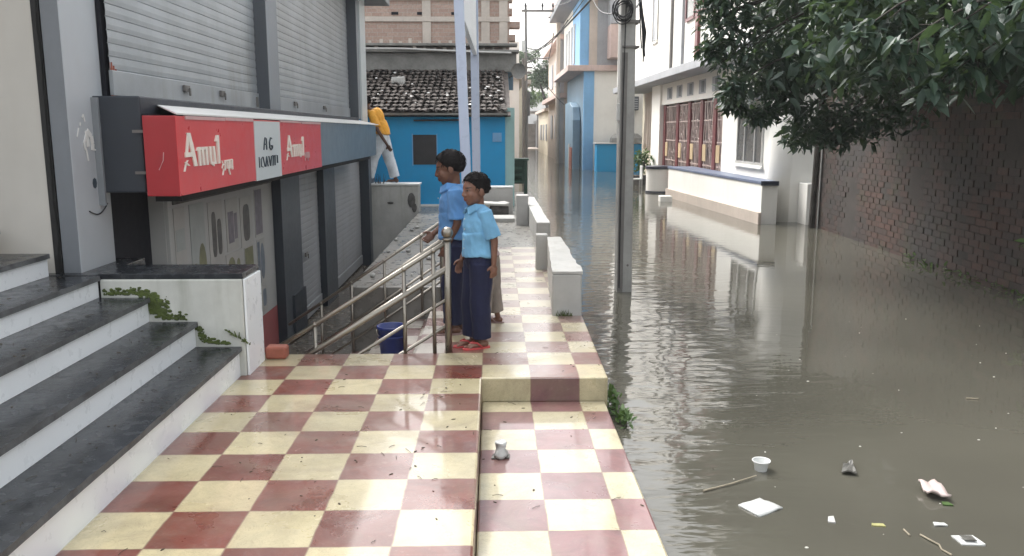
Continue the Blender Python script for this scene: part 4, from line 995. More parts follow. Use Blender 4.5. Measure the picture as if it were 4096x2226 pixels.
for x in (4.36, 4.71):
    for y in (26.31, 26.65): box(x, x+.04, y, y+.04, -0.6, -0.022).build('leg', M['plastic_white'], ch_)
cw = box(HX+.15, HX+.18, 29.2, 30.9, 0.1, 2.9)
mb = MB()
for k in range(18): mb.tube([(HX+.3+.05*math.sin(k*1.9), 29.0+.16*k, 0.9+.2*math.sin(k)), (HX+.32, 29.0+.16*k, 2.85)], 0.05, 6)
tag(mb.build('hanging_curtain', M['tan']), 'faded brown curtain hanging under the balcony slab by the pole', 'curtain')

# ================================================================== BLUE SHOP HOUSE AND THE LANE BEYOND
b2 = thing('lane_house', 'tall house with blue lower walls, white side and pink balcony along the lane', 'house', (6, 40, WZ))
LX = 4.1
box(LX+.45, 12, 38.0, 38.2, -1.2, 4.1).build('white_side_wall', M['house_white'], b2)
box(LX, LX+.45, 37.95, 38.2, -1.2, 4.1).build('blue_corner', M['blue_pale'], b2)
box(LX, 12, 38.2, 46.5, -1.2, 4.1).build('wall', M['blue_grey'], b2)
box(LX-.75, 12, 37.7, 46.6, 4.1, 4.35).build('balcony_slab', M['pinkwall'], b2, bevel=0.02)
box(LX-.2, 12, 38.0, 41.5, 4.35, 7.2).build('upper_wall', M['blue_pale'], b2)
box(LX-.2, 12, 41.502, 46.5, 4.35, 7.2).build('upper_wall', M['house_white'], b2)
for k in range(4): box(LX-.24, LX-.2, 40.2+1.4*k, 40.9+1.4*k, 4.6, 6.4).build('window', M['slab_grey'], b2)
box(LX+.55, 12, 37.93, 37.99, 4.36, 7.19).build('grey_front', M['slab_grey'], b2)
box(LX+.2, LX+.55, 37.92, 37.99, 4.36, 7.19).build('brown_strip', M['tan'], b2)
box(LX-1.0, 12, 37.2, 46.6, 7.2, 7.5).build('upper_slab', M['pillar_dark'], b2, bevel=0.02)
box(LX-1.0, LX-.7, 37.2, 46.6, 7.5, 8.8).build('parapet', M['pinkwall'], b2, bevel=0.02)
box(LX-.2, 12, 38.0, 46.5, 7.5, 12).build('top_wall', M['pinkwall'], b2)
box(LX+1.0, 12, 36.9, 37.95, 4.6, 6.0).build('balcony_box', M['pinkwall'], b2, bevel=0.02)
box(LX+1.0, 12, 36.85, 37.95, 6.01, 9.5).build('front_bay', M['slab_grey'], b2)
ac = thing('air_cooler', 'dark window cooler box on the white side wall by the pole', 'cooler', (6.2, 37.8, 2.6))
box(6.0, 6.5, 37.6, 37.99, 2.4, 3.0).build('casing', M['pillar_dark'], ac, bevel=0.02)
mb = MB()
for k in range(5): mb.box(6.04, 6.46, 37.58, 37.6, 2.46+.1*k, 2.50+.1*k)
mb.build('louvre', M['slab_grey'], ac)
bs = thing('blue_stall', 'bright blue sheeted stall standing in the water before the white side wall', 'stall', (5.1, 37, WZ))
box(4.55, 6.6, 36.6, 37.4, -1.2, 0.95).build('body', M['blue'], bs, bevel=0.03)
box(4.48, 6.7, 36.5, 37.5, 0.953, 1.0).build('white_rim', M['canopy_white'], bs)
mb = MB(); mb.m = 0
mb.lathe([(0.75, 1.0), (0.72, 1.2), (0.5, 1.38), (0.1, 1.45)], (5.9, 37.0), 18); mb.build('tarpaulin', M['tin'], bs)
gw = thing('blue_porch', 'faded blue grey rounded porch wall with a maroon door on the lane', 'porch', (3.9, 40, WZ))
pts = [(0, -1.2), (0, 2.0), (0.3, 2.6), (1.2, 2.85), (2.6, 2.85), (2.6, -1.2)]
MB().extr([(3.72, 39.0+a*1.6, z_) for a, z_ in pts], (0.35, 0, 0)).build('wall', M['blue_grey'], gw, bevel=0.03)
box(3.68, 3.72, 39.2, 40.2, -0.9, 0.75).build('door', M['terracotta'], gw, bevel=0.01)
box(3.66, 3.715, 40.35, 40.6, -0.9, 0.9).build('door_post', M['canopy_white'], gw)
# tan house further on
b3 = thing('tan_house', 'tall tan plaster house further down the lane on the right', 'house', (6, 52, WZ))
box(3.95, 12, 46.8, 60, -1.2, 9.0).build('wall', M['tan'], b3)
for z_ in (3.3, 6.4): box(3.5, 12, 46.7, 60, z_, z_+.25).build('slab', M['pinkwall'], b3)
for z_ in (1.0, 4.2):
    for k in range(3): box(3.90, 3.95, 48.2+3.6*k, 49.8+3.6*k, z_, z_+1.5).build('window', M['slab_grey'], b3)
box(3.6, 3.95, 46.9, 47.2, -1.2, 7.5).build('pillar', M['slab_grey'], b3)
b4 = thing('yellow_house', 'pale yellow low house near the end of the lane', 'house', (6, 66, WZ))
box(4.0, 12, 60.5, 74, -1.2, 2.9).build('wall', M['house_cream'], b4)
box(3.7, 12, 60.3, 74.2, 2.9, 3.1).build('roof', M['tan'], b4)
for k in range(3): box(3.95, 4.0, 62+3.5*k, 63.5+3.5*k, 0.8, 2.0).build('window', M['slab_grey'], b4)
b5 = thing('far_shed', 'row of grey tin sheds closing the far end of the lane', 'shed', (3, 95, 0))
for k in range(5):
    box(2.6+1.0*k, 3.55+1.0*k, 92-1.5*k, 96, -0.3, 1.9+.35*k).build('bay', M['tin'] if k % 2 else M['slab_grey'], b5)
box(2.4, 7.7, 85.5, 97, 3.4, 3.5).build('roof_sheet', M['tin'], b5)
for k in range(6): box(2.5+1.0*k, 2.6+1.0*k, 86, 86.2, -0.3, 3.4).build('post', M['pole_steel'], b5)
# left side beyond the brick building
b6 = thing('white_lane_house', 'white rendered house on the left of the lane behind the poles', 'house', (0, 35, WZ))
box(-9, 1.0, 30.5, 44, -1.2, 4.6).build('wall', M['house_white'], b6)
box(-9, 1.25, 30.3, 44.2, 3.3, 3.45).build('slab', M['tan'], b6)
for k in range(2): box(1.0, 1.04, 32+5*k, 34+5*k, 0.8, 2.2).build('window', M['slab_grey'], b6)
box(0.1, 0.8, 30.44, 30.5, -1.0, 1.1).build('door', M['pinkwall'], b6)
b7 = thing('cream_lane_house', 'cream house further left along the lane with brown shutters', 'house', (0, 52, WZ))
box(-9, 1.9, 46, 64, -1.2, 4.0).build('wall', M['house_cream'], b7)
box(-9, 2.1, 45.8, 64.2, 4.0, 4.2).build('roof', M['tan'], b7)
for k in range(4): box(1.9, 1.94, 47.5+4*k, 50+4*k, -0.6, 1.6).build('shutter', M['terracotta'] if k % 2 else M['slab_grey'], b7)
b8 = thing('grey_lane_house', 'grey house farthest left near the end of the lane', 'house', (0, 72, WZ))
box(-9, 2.2, 66, 82, -1.2, 3.2).build('wall', M['pinkwall'], b8)
for k in range(3): box(2.2, 2.24, 68+4*k, 70+4*k, 0.2, 1.8).build('window', M['slab_grey'], b8)
for k, (x, y, h) in enumerate(((1.12, 29.0, 3.9), (1.35, 33.5, 4.4), (1.75, 45.0, 5.0))):
    lp = thing('lane_pole', ('thin leaning lane pole before the white rendered house', 'thin lane pole with a short arm beside the white rendered house', 'thin lane pole before the cream house')[k], 'pole', (x, y, WZ), 'thin poles on the left of the lane')
    MB().tube([(x, y, -1.2), (x+.03*(k-1), y, h)], 0.05, 7).build('shaft', M['pole_steel'], lp)
    box(x-.25, x+.25, y-.03, y+.03, h-.5, h-.44).build('arm', M['pole_steel'], lp)

def tree(label, x, y, z0, h, cr, n, size, seed, mat, lean=(0, 0)):
    t = thing('tree', label, 'tree', (x, y, z0), 'trees at the end of the lane')
    MB().tube([(x, y, z0), (x+lean[0]*.4, y, z0+h*.35), (x+lean[0], y, z0+h*.7)], 0.22, 8, 0.08).build('trunk', M['bark'], t)
    rng = random.Random(seed); cs_ = []
    for k in range(13):
        a = rng.random()*6.28; q = rng.random()**.5*cr
        cs_.append(((x+lean[0]+q*math.cos(a), y+q*math.sin(a)*.7, z0+h*(.62+rng.random()*.36)), (cr*.38, cr*.38, cr*.22)))
    leaf_cloud(cs_, n, size, seed, .2).build('crown', mat, t)
    return t
tree('spreading grey green tree reaching over the end of the lane from the right', 6.0, 80.0, -0.2, 9.0, 3.2, 260, 0.45, 4, M['leaf_far'], (-1.6, 0))
tree('low yellow green tree behind the far sheds', 4.0, 104.0, -0.2, 6.5, 2.6, 240, 0.5, 6, M['leaf_weed'])
tree('round pale tree beyond the left end of the lane', -3.5, 112.0, -0.2, 9.0, 3.6, 220, 0.55, 16, M['leaf_far'])

# ================================================================== BRICK WALL (right), POST, BIG TREE
bwl = thing('brick_wall', 'long dark damp brick wall standing in the floodwater under the big tree', 'wall', (5.8, 9, WZ))
WA, WB = Vector((6.0, 15.3, 0)), Vector((5.37, 3.0, 0)); wd_ = (WB-WA).normalized(); wn_ = Vector((wd_.y, -wd_.x, 0))
if wn_.x > 0: wn_ = -wn_
MB().prism([(6.0,15.3),(6.24,15.3),(5.62,3.0),(5.38,3.0)], -1.2, 2.70).build('mortar_core', M['mortar'], bwl)
wb = MB(); rng = random.Random(88); Lw = (WB-WA).length
for r_ in range(34):
    z0 = -0.36+r_*0.086; u = -.11*(r_ % 2)
    while u < Lw-.1:
        L_ = 0.218; out = 0.003+rng.uniform(-.003, .003)+max(0, noise.noise(Vector((u*.8, z0*1.5, 2))))*.008
        if rng.random() < .03 or noise.noise(Vector((u*.9, z0*1.2, 9))) > .46: u += .232; continue
        a_ = WA+wd_*max(0, u); b_ = WA+wd_*(u+L_)
        j = [rng.uniform(-.004, .004) for _ in range(6)]
        p0 = a_+wn_*(out+j[0]); p1 = b_+wn_*(out+j[1]); q0 = a_-wn_*.02; q1 = b_-wn_*.02
        zz0 = z0+j[2]*.5; zz1 = z0+.077+j[3]*.5
        wb.add([(p0.x,p0.y,zz0),(p1.x,p1.y,zz0+j[4]),(q1.x,q1.y,zz0),(q0.x,q0.y,zz0),(p0.x,p0.y,zz1),(p1.x,p1.y,zz1+j[5]),(q1.x,q1.y,zz1),(q0.x,q0.y,zz1)],
               [(0,3,2,1),(4,5,6,7),(0,1,5,4),(1,2,6,5),(2,3,7,6),(3,0,4,7)])
        u += .232
wb.build('brickwork', M['brick_wall'], bwl)
cp = MB()
for k in range(48):
    p = WA+wd_*(k*Lw/48); q = WA+wd_*((k+1)*Lw/48); h_ = 2.72+rng.uniform(-.03, .07)
    cp.prism([(p.x-.03,p.y),(p.x+.26,p.y),(q.x+.26,q.y+.005),(q.x-.03,q.y+.005)], 2.66, h_)
cp.build('coping', M['stain'], bwl)
pst = thing('timber_post', 'dark leaning timber post at the house end of the brick wall', 'post', (6.0, 15.15, WZ))
MB().tube([(5.86, 15.1, -1.2), (5.90, 15.12, 0.6), (5.92, 15.1, 2.6), (5.93, 15.1, 4.2)], 0.06, 9, 0.05).build('shaft', M['bark'], pst)
MB().tube([(5.95, 15.02, -0.25), (5.955, 15.02, 1.6)], 0.012, 6).build('pale_conduit', M['meter'], pst)
bt_ = thing('big_tree', 'large dark broad leaved tree overhanging the water and brick wall', 'tree', (6.9, 9.6, WZ))
tk = MB()
tk.tube([(6.9, 9.6, -1.2), (6.85, 9.5, 1.2), (6.7, 9.4, 2.6), (6.4, 9.3, 4.2)], [0.30, 0.24, 0.2, 0.15], 12)
for pts in (((6.75,9.4,2.2),(5.4,9.6,3.2),(4.0,10.2,3.3),(2.9,10.8,2.9)), ((6.7,9.4,2.6),(5.6,8.2,3.3),(4.9,7.2,3.2),(4.2,6.6,2.8)), ((6.5,9.3,3.4),(5.0,10.8,4.2),(3.8,11.6,3.9)), ((6.6,9.4,2.9),(6.2,7.4,3.2),(5.4,6.2,2.9),(4.8,5.6,2.5)), ((6.6,9.4,2.4),(5.4,10.6,2.7),(4.6,11.3,2.3),(4.1,11.6,1.8))):
    tk.tube(pts, [0.11, 0.075, 0.05, 0.02][:len(pts)], 8)
TK = tk
rng = random.Random(21); cen = []
# dense body of the crown
for k in range(235):
    x = rng.uniform(3.7, 9.4); y = rng.uniform(6.6, 13.2); zlo = 2.15 if x < 6.2 else 1.75
    cen.append(((x, y, zlo+(5.2-zlo)*rng.random()**1.5), (0.55, 0.55, 0.40)))
# left fringe over the lane, thinner
for (x, y, z_, r_) in ((2.95,10.6,2.85,.36),(2.85,10.8,2.5,.22),(3.05,10.8,2.95,.5),(3.1,10.6,2.45,.42),(3.45,10.7,2.65,.5),(3.4,10.9,2.15,.35),(3.8,10.6,2.3,.45),(3.75,10.9,1.95,.33),(3.55,11.0,1.72,.22),(4.05,10.9,1.75,.38),(4.35,10.8,1.62,.38),(4.15,11.2,1.45,.28),(4.5,10.9,1.42,.26),(4.65,10.6,1.8,.45),(3.0,10.4,2.0,.2),(3.0,10.7,3.3,.45),(3.5,10.8,3.4,.6),(2.85,10.7,3.1,.3),(4.9,10.8,1.55,.35),(5.2,10.6,1.8,.45),(3.2,11.0,1.85,.16)):
    cen.append(((x, y, z_), (r_, r_, r_*.75)))
# drooping front sprays, nearer the camera on the right
fr_ = []
for (x, y, z_, r_) in ((4.15,6.6,2.2,.28),(4.5,6.5,2.05,.25),(3.9,6.8,2.05,.22),(3.75,6.6,2.35,.30),(4.75,6.2,2.25,.25),(4.55,6.0,1.75,.14),(4.15,6.2,2.5,.3),(3.4,7.0,2.15,.26),(3.15,7.2,2.3,.2),(4.9,6.4,1.95,.22),(3.65,6.9,1.85,.14),(5.1,6.6,2.5,.4),(4.6,6.8,2.6,.4)):
    fr_.append(((x, y, z_), (r_, r_*.8, r_*.7)))
for (x, y, z_), rr_ in cen[-21:]+fr_:        # twigs reaching into each spray
    c = Vector((x, y, z_)); base_ = c+Vector((.75, -.1, .45))
    TK.tube([base_, c.lerp(base_, .4)+Vector((0, 0, .05)), c-Vector((rr_[0]*.6, 0, rr_[2]*.5))], 0.016, 5, 0.004)
    for k in range(3):
        a_ = c.lerp(base_, rng.uniform(0, .5)); TK.tube([a_, a_+Vector((rng.uniform(-.35, .1), rng.uniform(-.2, .2), rng.uniform(-.35, .05)))], 0.008, 4, 0.003)
TK.build('trunk', M['bark'], bt_, smooth=True)
lc = leaf_cloud(cen[:-21], 160, 0.19, 31, 0.75)
l3 = leaf_cloud(cen[-21:], 230, 0.135, 35, 0.6); lc.add(l3.v, l3.f)
l2 = leaf_cloud(fr_, 60, 0.19, 32, 0.9)
lc.add(l2.v, l2.f)
lc.build('crown', M['leaf'], bt_)
# weeds where the wall meets the water
wv = MB(); rng = random.Random(14)
cs_ = [((5.5-.02*k+0.05*k, 6.2+.55*k, WZ+.04), (0.12, 0.3, 0.06)) for k in range(10)]
w1 = leaf_cloud(cs_, 34, 0.07, 51, -0.3)
tag(w1.build('weeds', M['leaf_weed']), 'low weeds along the water line of the brick wall', 'weeds', kind='stuff')
w3 = leaf_cloud([((5.56, 8.35, 1.45), (.12, .25, .12)), ((5.54, 8.1, 0.95), (.1, .2, .1)), ((5.55, 8.25, 0.35), (.08, .15, .08))], 26, 0.13, 61, 0.3)
tag(w3.build('wall_creeper', M['leaf_weed']), 'small green creepers rooted in the brick wall at the right edge', 'creeper')
w2 = leaf_cloud([((0.83, 5.12, -0.2), (0.05, 0.12, 0.07)), ((0.86, 4.85, -0.22), (0.05, 0.16, 0.04))], 70, 0.06, 52, -0.6)
tag(w2.build('grass_tuft', M['leaf_weed']), 'green grass tuft at the tiled edge beside the riser', 'grass')

# ================================================================== FLOATING AND SCATTERED LITTER
def crumple(poly, z0, amp, seed, th=0.006, sub=5):
    # a creased sheet: bilinear patch with noise, given a thickness
    (a, b, c, d) = [Vector((*p, 0)) for p in poly]; mb = MB(); g = []
    for i in range(sub+1):
        for j in range(sub+1):
            u, v = i/sub, j/sub
            p = a.lerp(b, u).lerp(d.lerp(c, u), v)
            p.z = z0+amp*abs(noise.noise(Vector((p.x*14+seed, p.y*14, 0))))+amp*.5
            g.append(p)
    m = len(g); vs = g+[p-Vector((0, 0, th)) for p in g]; fs = []
    k = sub+1
    for i in range(sub):
        for j in range(sub):
            fs.append((i*k+j, (i+1)*k+j, (i+1)*k+j+1, i*k+j+1)); fs.append((m+i*k+j+1, m+(i+1)*k+j+1, m+(i+1)*k+j, m+i*k+j))
    bd = [i*k for i in range(sub)]+[sub*k+j for j in range(sub)]+[(sub-i)*k+sub for i in range(sub)]+[sub-j for j in range(sub)]
    for q in range(len(bd)): fs.append((bd[q], bd[(q+1)%len(bd)], m+bd[(q+1)%len(bd)], m+bd[q]))
    return mb.add(vs, fs)
tag(crumple([(1.223,3.678),(1.289,3.559),(1.425,3.646),(1.347,3.746)], WZ, 0.012, 1, 0.01).build('plastic_sheet', M['plastic_white'], smooth=True), 'largest white plastic sheet floating flat on the water', 'plastic sheet')
cu = thing('plastic_cup', 'open translucent white cup floating upright on the water', 'cup', (1.465, 4.10, WZ))
MB().lathe([(0.026, WZ-0.03), (0.036, WZ+0.03), (0.044, WZ+0.048), (0.046, WZ+0.052), (0.042, WZ+0.05), (0.033, WZ+0.02), (0.0, WZ+0.0)], (1.465, 4.10), 24, caps=False).build('body', M['plastic_white'], cu, smooth=True)
mb = MB(); mb.tube([(1.465+.045*math.cos(a), 4.10+.045*math.sin(a), WZ+.052) for a in [i/24*6.2832 for i in range(25)]], 0.003, 5); mb.build('rim', M['canopy_white'], cu)
tag(MB().tube([(1.097,3.836,WZ+.006),(1.25,3.91,WZ+.008),(1.41,4.0,WZ+.012)], 0.005, 6, 0.003).build('stick', M['twig']), 'long thin stick floating beside the white cup', 'stick')
tag(crumple([(1.86,4.03),(1.93,4.01),(1.965,4.15),(1.91,4.13)], WZ, 0.03, 5, 0.008).build('foil_wrapper', M['foil']), 'crumpled dark foil wrapper floating right of the cup', 'wrapper')
tag(crumple([(2.15,3.73),(2.25,3.70),(2.25,3.86),(2.17,3.86)], WZ, 0.05, 9, 0.01).build('plastic_bag', M['plastic_pink'], smooth=True), 'puffed pinkish plastic bag floating at right', 'plastic bag')
pk_ = thing('sachet', 'small white printed sachet floating at the lower right corner', 'sachet', (2.11, 3.32, WZ))
crumple([(2.07,3.28),(2.165,3.27),(2.16,3.36),(2.065,3.36)], WZ, 0.008, 3, 0.01).build('packet', M['plastic_white'], pk_)
crumple([(2.09,3.295),(2.14,3.29),(2.14,3.335),(2.09,3.34)], WZ+.011, 0.008, 3, 0.004).build('print', M['foil'], pk_)
tag(MB().tube([(1.934,3.369,WZ+.005),(1.95,3.31,WZ+.008),(1.968,3.275,WZ+.006),(1.958,3.235,WZ+.005),(1.975,3.19,WZ+.005)], 0.004, 6).build('stick', M['twig']), 'pale curved twig floating near the bottom right', 'stick')
tag(MB().tube([(1.885,3.419,WZ+.005),(1.884,3.362,WZ+.006)], 0.004, 6).build('stick', M['twig']), 'short pale straw floating above the curved twig', 'stick')
tag(MB().tube([(3.19,5.24,WZ+.005),(3.26,5.22,WZ+.006)], 0.005, 6).build('stick', M['twig']), 'short pale twig floating alone far out at right', 'stick')
tag(crumple([(1.58,3.50),(1.61,3.49),(1.625,3.55),(1.60,3.55)], WZ, 0.01, 13).build('leaf_scrap', M['wall_grey']), 'grey white leaf scrap floating between cup sheet and sachet', 'scrap')
tag(crumple([(1.76,3.46),(1.82,3.45),(1.82,3.475),(1.77,3.48)], WZ, 0.01, 15).build('leaf_scrap', M['yellow']), 'yellow leaf scrap floating at lower right', 'scrap')
tag(crumple([(2.04,3.45),(2.10,3.45),(2.095,3.475),(2.045,3.475)], WZ, 0.012, 17).build('paper_scrap', M['plastic_white']), 'curled white paper scrap under the pinkish bag', 'scrap')
tag(crumple([(2.19,3.66),(2.235,3.65),(2.23,3.69),(2.2,3.69)], WZ, 0.012, 19).build('leaf_scrap', M['leaf_weed']), 'small green leaf scrap touching the pinkish bag', 'scrap')
rng = random.Random(77); sp_ = MB()
for k in range(95):
    x, y = rng.uniform(1.0, 4.8), 2.8+rng.random()**1.3*5.0; s = rng.choice((.002, .003, .003, .004, .006))
    sp_.m = 1 if rng.random() < .35 else 0
    sp_.ell((x, y, WZ), (s*rng.uniform(.8, 1.8), s, s*.7), None, 6, 4)
tag(sp_.build('floating_specks', [M['speck'], M['litter']]), 'tiny pale and dark specks of dirt floating on the water', 'floating dirt', kind='stuff')
# crushed cup on the platform
cc = thing('paper_cup', 'crushed white paper cup standing on the tiled platform', 'cup', (0.105, 4.05, -0.147))
mb = MB().lathe([(0.034, -0.143), (0.040, -0.125), (0.030, -0.105), (0.026, -0.085), (0.030, -0.068), (0.022, -0.066)], (0.105, 4.05), 14, caps=True)
for v in mb.v:
    v += Vector((noise.noise(v*30)*.022, noise.noise(v*30+Vector((5, 0, 0)))*.022, noise.noise(v*40)*.010 if v.z > -.13 else 0))
mb.build('body', M['plastic_white'], cc, smooth=True)
crumple([(0.06,4.02),(0.15,4.02),(0.155,4.07),(0.07,4.08)], -0.146, 0.012, 2).build('crumpled_base', M['foil'], cc)
# leaves and twigs scattered over tiles and treads
lt = MB(); rng = random.Random(33)
def scat(x, y, z):
    a = rng.random()*3.14
    if rng.random() < .45:
        L = rng.uniform(.012, .06); p = Vector((x, y, z+.002)); d = Vector((math.cos(a), math.sin(a), 0))*L
        lt.tube([p, p+d*.5+Vector((0, .006*rng.uniform(-1, 1), .003)), p+d], 0.0012, 4)
    else:
        s = rng.uniform(.002, .008); lt.ell((x, y, z+.001), (s*1.7, s*.7, .0025), Matrix.Rotation(a, 3, 'Z'), 7, 4)
for k in range(46): scat(rng.uniform(-1.45, -.02), rng.uniform(2.5, 5.5), 0)
for c_ in range(5):
    cx_, cy_ = rng.uniform(-1.2, -.1), rng.uniform(2.7, 5.2)
    for k in range(6): scat(min(-.02, cx_+rng.gauss(0, .07)), cy_+rng.gauss(0, .07), 0)
for k in range(20): scat(rng.uniform(.02, .74), rng.uniform(2.6, 4.9), -.147)
for k in range(30): scat(rng.uniform(.0, .78), rng.uniform(5, 10.5), 0)
for i in range(4):
    x0, z_ = NX[i]; x1 = NX[i+1][0]
    for k in range(34): scat(rng.uniform(x1+.03, x0-.03), rng.uniform(2.0, 5.0), z_)
tag(lt.build('leaf_litter', M['litter']), 'dark twigs and leaf scraps scattered over tiles and steps', 'leaf litter', kind='stuff')

# ================================================================== HUMID AIR
hz = box(-310, 310, -310, 410, -2.4, 14.0).build('haze', None)
m = bpy.data.materials.new('humid_air'); m.use_nodes = True; m.node_tree.nodes.clear()
pv = m.node_tree.nodes.new('ShaderNodeVolumePrincipled'); pv.inputs['Density'].default_value = 0.0011; pv.inputs['Color'].default_value = (0.9, 0.93, 0.95, 1)
om = m.node_tree.nodes.new('ShaderNodeOutputMaterial'); m.node_tree.links.new(pv.outputs[0], om.inputs['Volume'])
hz.data.materials.clear(); hz.data.materials.append(m); tag(hz, 'pale humid air fading the far end of the lane', 'haze', kind='stuff')

# ================================================================== PEOPLE
TONE = (0.165, 0.075, 0.046)
def remeshed(mb, name, mat, parent, voxel, it=3, fac=0.5, fold=0.0, fscale=(9, 9, 4), seed=0, colorize=None):
    me = bpy.data.meshes.new(name); me.from_pydata([tuple(v) for v in mb.v], [], mb.f)
    bm = bmesh.new(); bm.from_mesh(me); bmesh.ops.recalc_face_normals(bm, faces=bm.faces); bm.to_mesh(me); bm.free()
    tmp = bpy.data.objects.new('tmp', me); COL.objects.link(tmp)
    r_ = tmp.modifiers.new('r', 'REMESH'); r_.mode = 'VOXEL'; r_.voxel_size = voxel; r_.use_smooth_shade = True
    s_ = tmp.modifiers.new('s', 'SMOOTH'); s_.factor = fac; s_.iterations = it
    dg = bpy.context.evaluated_depsgraph_get(); dg.update()
    m2 = bpy.data.meshes.new_from_object(tmp.evaluated_get(dg))
    bpy.data.objects.remove(tmp); bpy.data.meshes.remove(me); m2.name = name
    off = OFF[parent.name]
    if fold:
        nr = [v.normal.copy() for v in m2.vertices]
        for v, nn in zip(m2.vertices, nr):
            p = v.co
            q = Vector((p.x*fscale[0]+seed, p.y*fscale[1], p.z*fscale[2]))
            q2 = Vector((p.x*fscale[0]*2.3, p.y*fscale[1]*2.3+seed, p.z*fscale[2]*3.0+p.x*14))
            v.co = p+nn*(noise.noise(q)*fold+(0.5-abs(noise.noise(q2)))*fold*.7)
    if colorize:
        ca = m2.color_attributes.new('tone', 'FLOAT_COLOR', 'POINT')
        for v in m2.vertices: ca.data[v.index].color = (*colorize(v.co), 1)
    for v in m2.vertices: v.co -= off
    m2.materials.clear(); m2.materials.append(mat)
    m2.polygons.foreach_set('use_smooth', [True]*len(m2.polygons)); m2.update()
    o = bpy.data.objects.new(name, m2); COL.objects.link(o); o.parent = parent; OFF[o.name] = off
    return o

def person(label, base, H, face_deg, head_deg, head_pitch, arms, shirt, trouser, slip, stance=(0, 0, 0, 0), tone=TONE, shirt_fold=.011, lean=0.0, voxel=.005, group=None, hair_len=1.0, hunch=0.0, trouser_len=1.0, hips_fwd=0.0):
    s = H/1.2; bx_, by_, bz_ = base
    t = thing('person', label, 'person', base, group)
    a = R(face_deg); f = Vector((math.cos(a), math.sin(a), 0)); l = Vector((-f.y, f.x, 0)); B = Vector(base)
    def W(x, y, z): return B+l*(x*s)+f*((y+lean*max(0, z-.6)+hunch*max(0, z-.75)**1.0*1.0)*s)+Vector((0, 0, (z-hunch*.35*max(0, z-.8))*s))
    rotB = Matrix((l, f, Vector((0, 0, 1)))).transposed()
    # ---- head frame
    hc = W(0, .015, 1.095); ha = R(head_deg); hp = R(head_pitch)
    hf_ = Vector((math.cos(ha)*math.cos(hp), math.sin(ha)*math.cos(hp), math.sin(hp))); hl_ = Vector((-math.sin(ha), math.cos(ha), 0)); hu = hl_.cross(hf_)*-1
    if hu.z < 0: hu = -hu
    rotH = Matrix((hl_, hf_, hu)).transposed()
    def Hd(x, y, z): return hc+rotH @ Vector((x*s, y*s, z*s))
    b = MB()
    sv = lambda *r_: tuple(x*s for x in r_)
    b.ell(Hd(0, -.012, .022), sv(.073, .090, .083), rotH); b.ell(Hd(0, .022, -.035), sv(.061, .066, .068), rotH)
    b.ell(Hd(0, .052, -.084), sv(.024, .022, .018), rotH); b.ell(Hd(0, .050, .010), sv(.052, .034, .050), rotH)
    b.cap(Hd(0, .080, .004), Hd(0, .091, -.024), .010*s, .0135*s); b.ell(Hd(.012, .086, -.029), sv(.010, .010, .008), rotH); b.ell(Hd(-.012, .086, -.029), sv(.010, .010, .008), rotH)
    b.ell(Hd(0, .080, -.053), sv(.021, .012, .0065), rotH); b.ell(Hd(0, .077, -.064), sv(.019, .012, .007), rotH)
    for q in (1, -1):
        b.ell(Hd(.074*q, -.008, -.012), sv(.009, .020, .029), rotH); b.ell(Hd(.033*q, .052, -.026), sv(.027, .026, .030), rotH)
    b.cap(W(0, -.012, .955), Hd(0, -.018, -.055), .040*s, .037*s)
    # ---- trunk, legs, feet
    b.ell(W(0, 0, .845), sv(.112, .072, .135), rotB); b.ell(W(0, 0, .66), sv(.098, .068, .11), rotB); b.cap(W(-.10, -.01, .938), W(.10, -.01, .938), .036*s, .036*s)
    for q, st_ in ((1, stance[0:2]), (-1, stance[2:4])):
        hip = W(.055*q, hips_fwd, .585); kn = W((.058*q+st_[0]*.5), st_[1]*.55+.015, .325); an = W(.058*q+st_[0], st_[1]-.01, .06)
        b.cap(hip, kn, .058*s, .041*s); b.cap(kn, an, .039*s, .025*s)
        fo = lambda x, y, z: W(.058*q+st_[0]+x, st_[1]+y, z)
        b.ell(fo(0, -.025, .028), sv(.026, .032, .028), rotB); b.ell(fo(0, .045, .026), sv(.030, .062, .021), rotB)
        for k in range(5):
            b.cap(fo(q*(-.020+.0105*k), .085, .018), fo(q*(-.023+.0115*k), .118-.006*k, .015), .0085*s, .0075*s if k else .009*s, 8)
    # ---- arms and hands
    slv = []
    for q, (el, ha_, curl) in zip((1, -1), arms):
        shd = W(.116*q, -.01, .935); E_ = W(*el); Hn = W(*ha_)
        b.cap(shd, E_, .034*s, .026*s); b.cap(E_, Hn, .026*s, .018*s); slv.append((shd, E_, q))
        d = (Hn-E_).normalized(); sdv = d.cross(Vector((0, 0, 1)))
        if sdv.length < .3: sdv = l*1.0
        sdv = (f-d*f.dot(d)).normalized()          # knuckle line lies fore and aft
        pn = d.cross(sdv).normalized()
        if pn.dot(l*q) < 0: pn = -pn               # back of the hand looks outward
        pc_ = Hn+d*.034*s
        b.ell(pc_, (1, 1, 1), Matrix((sdv*.030*s, pn*.011*s, d*.036*s)).transposed(), 14, 9)
        for k in range(4):
            off_ = (-.021+.014*k); L_ = (.040, .047, .044, .034)[k]*s
            p0 = pc_+d*.028*s-sdv*off_*s; c1 = curl*(.8+.15*k)
            d1 = (d*math.cos(c1)-pn*math.sin(c1)); d2 = (d*math.cos(c1*2.1)-pn*math.sin(c1*2.1))
            p1 = p0+d1*L_*.55; p2 = p1+d2*L_*.5
            b.cap(p0, p1, .0074*s, .0068*s, 8); b.cap(p1, p2, .0068*s, .0055*s, 8)
        p0 = Hn+d*.018*s+sdv*.022*s; p1 = p0+(d*.6+sdv*.75-pn*.25).normalized()*.028*s; p2 = p1+(d*.9+sdv*.25-pn*.35).normalized()*.022*s
        b.cap(p0, p1, .010*s, .0085*s, 8); b.cap(p1, p2, .0082*s, .0065*s, 8)
    inv = rotH.transposed()
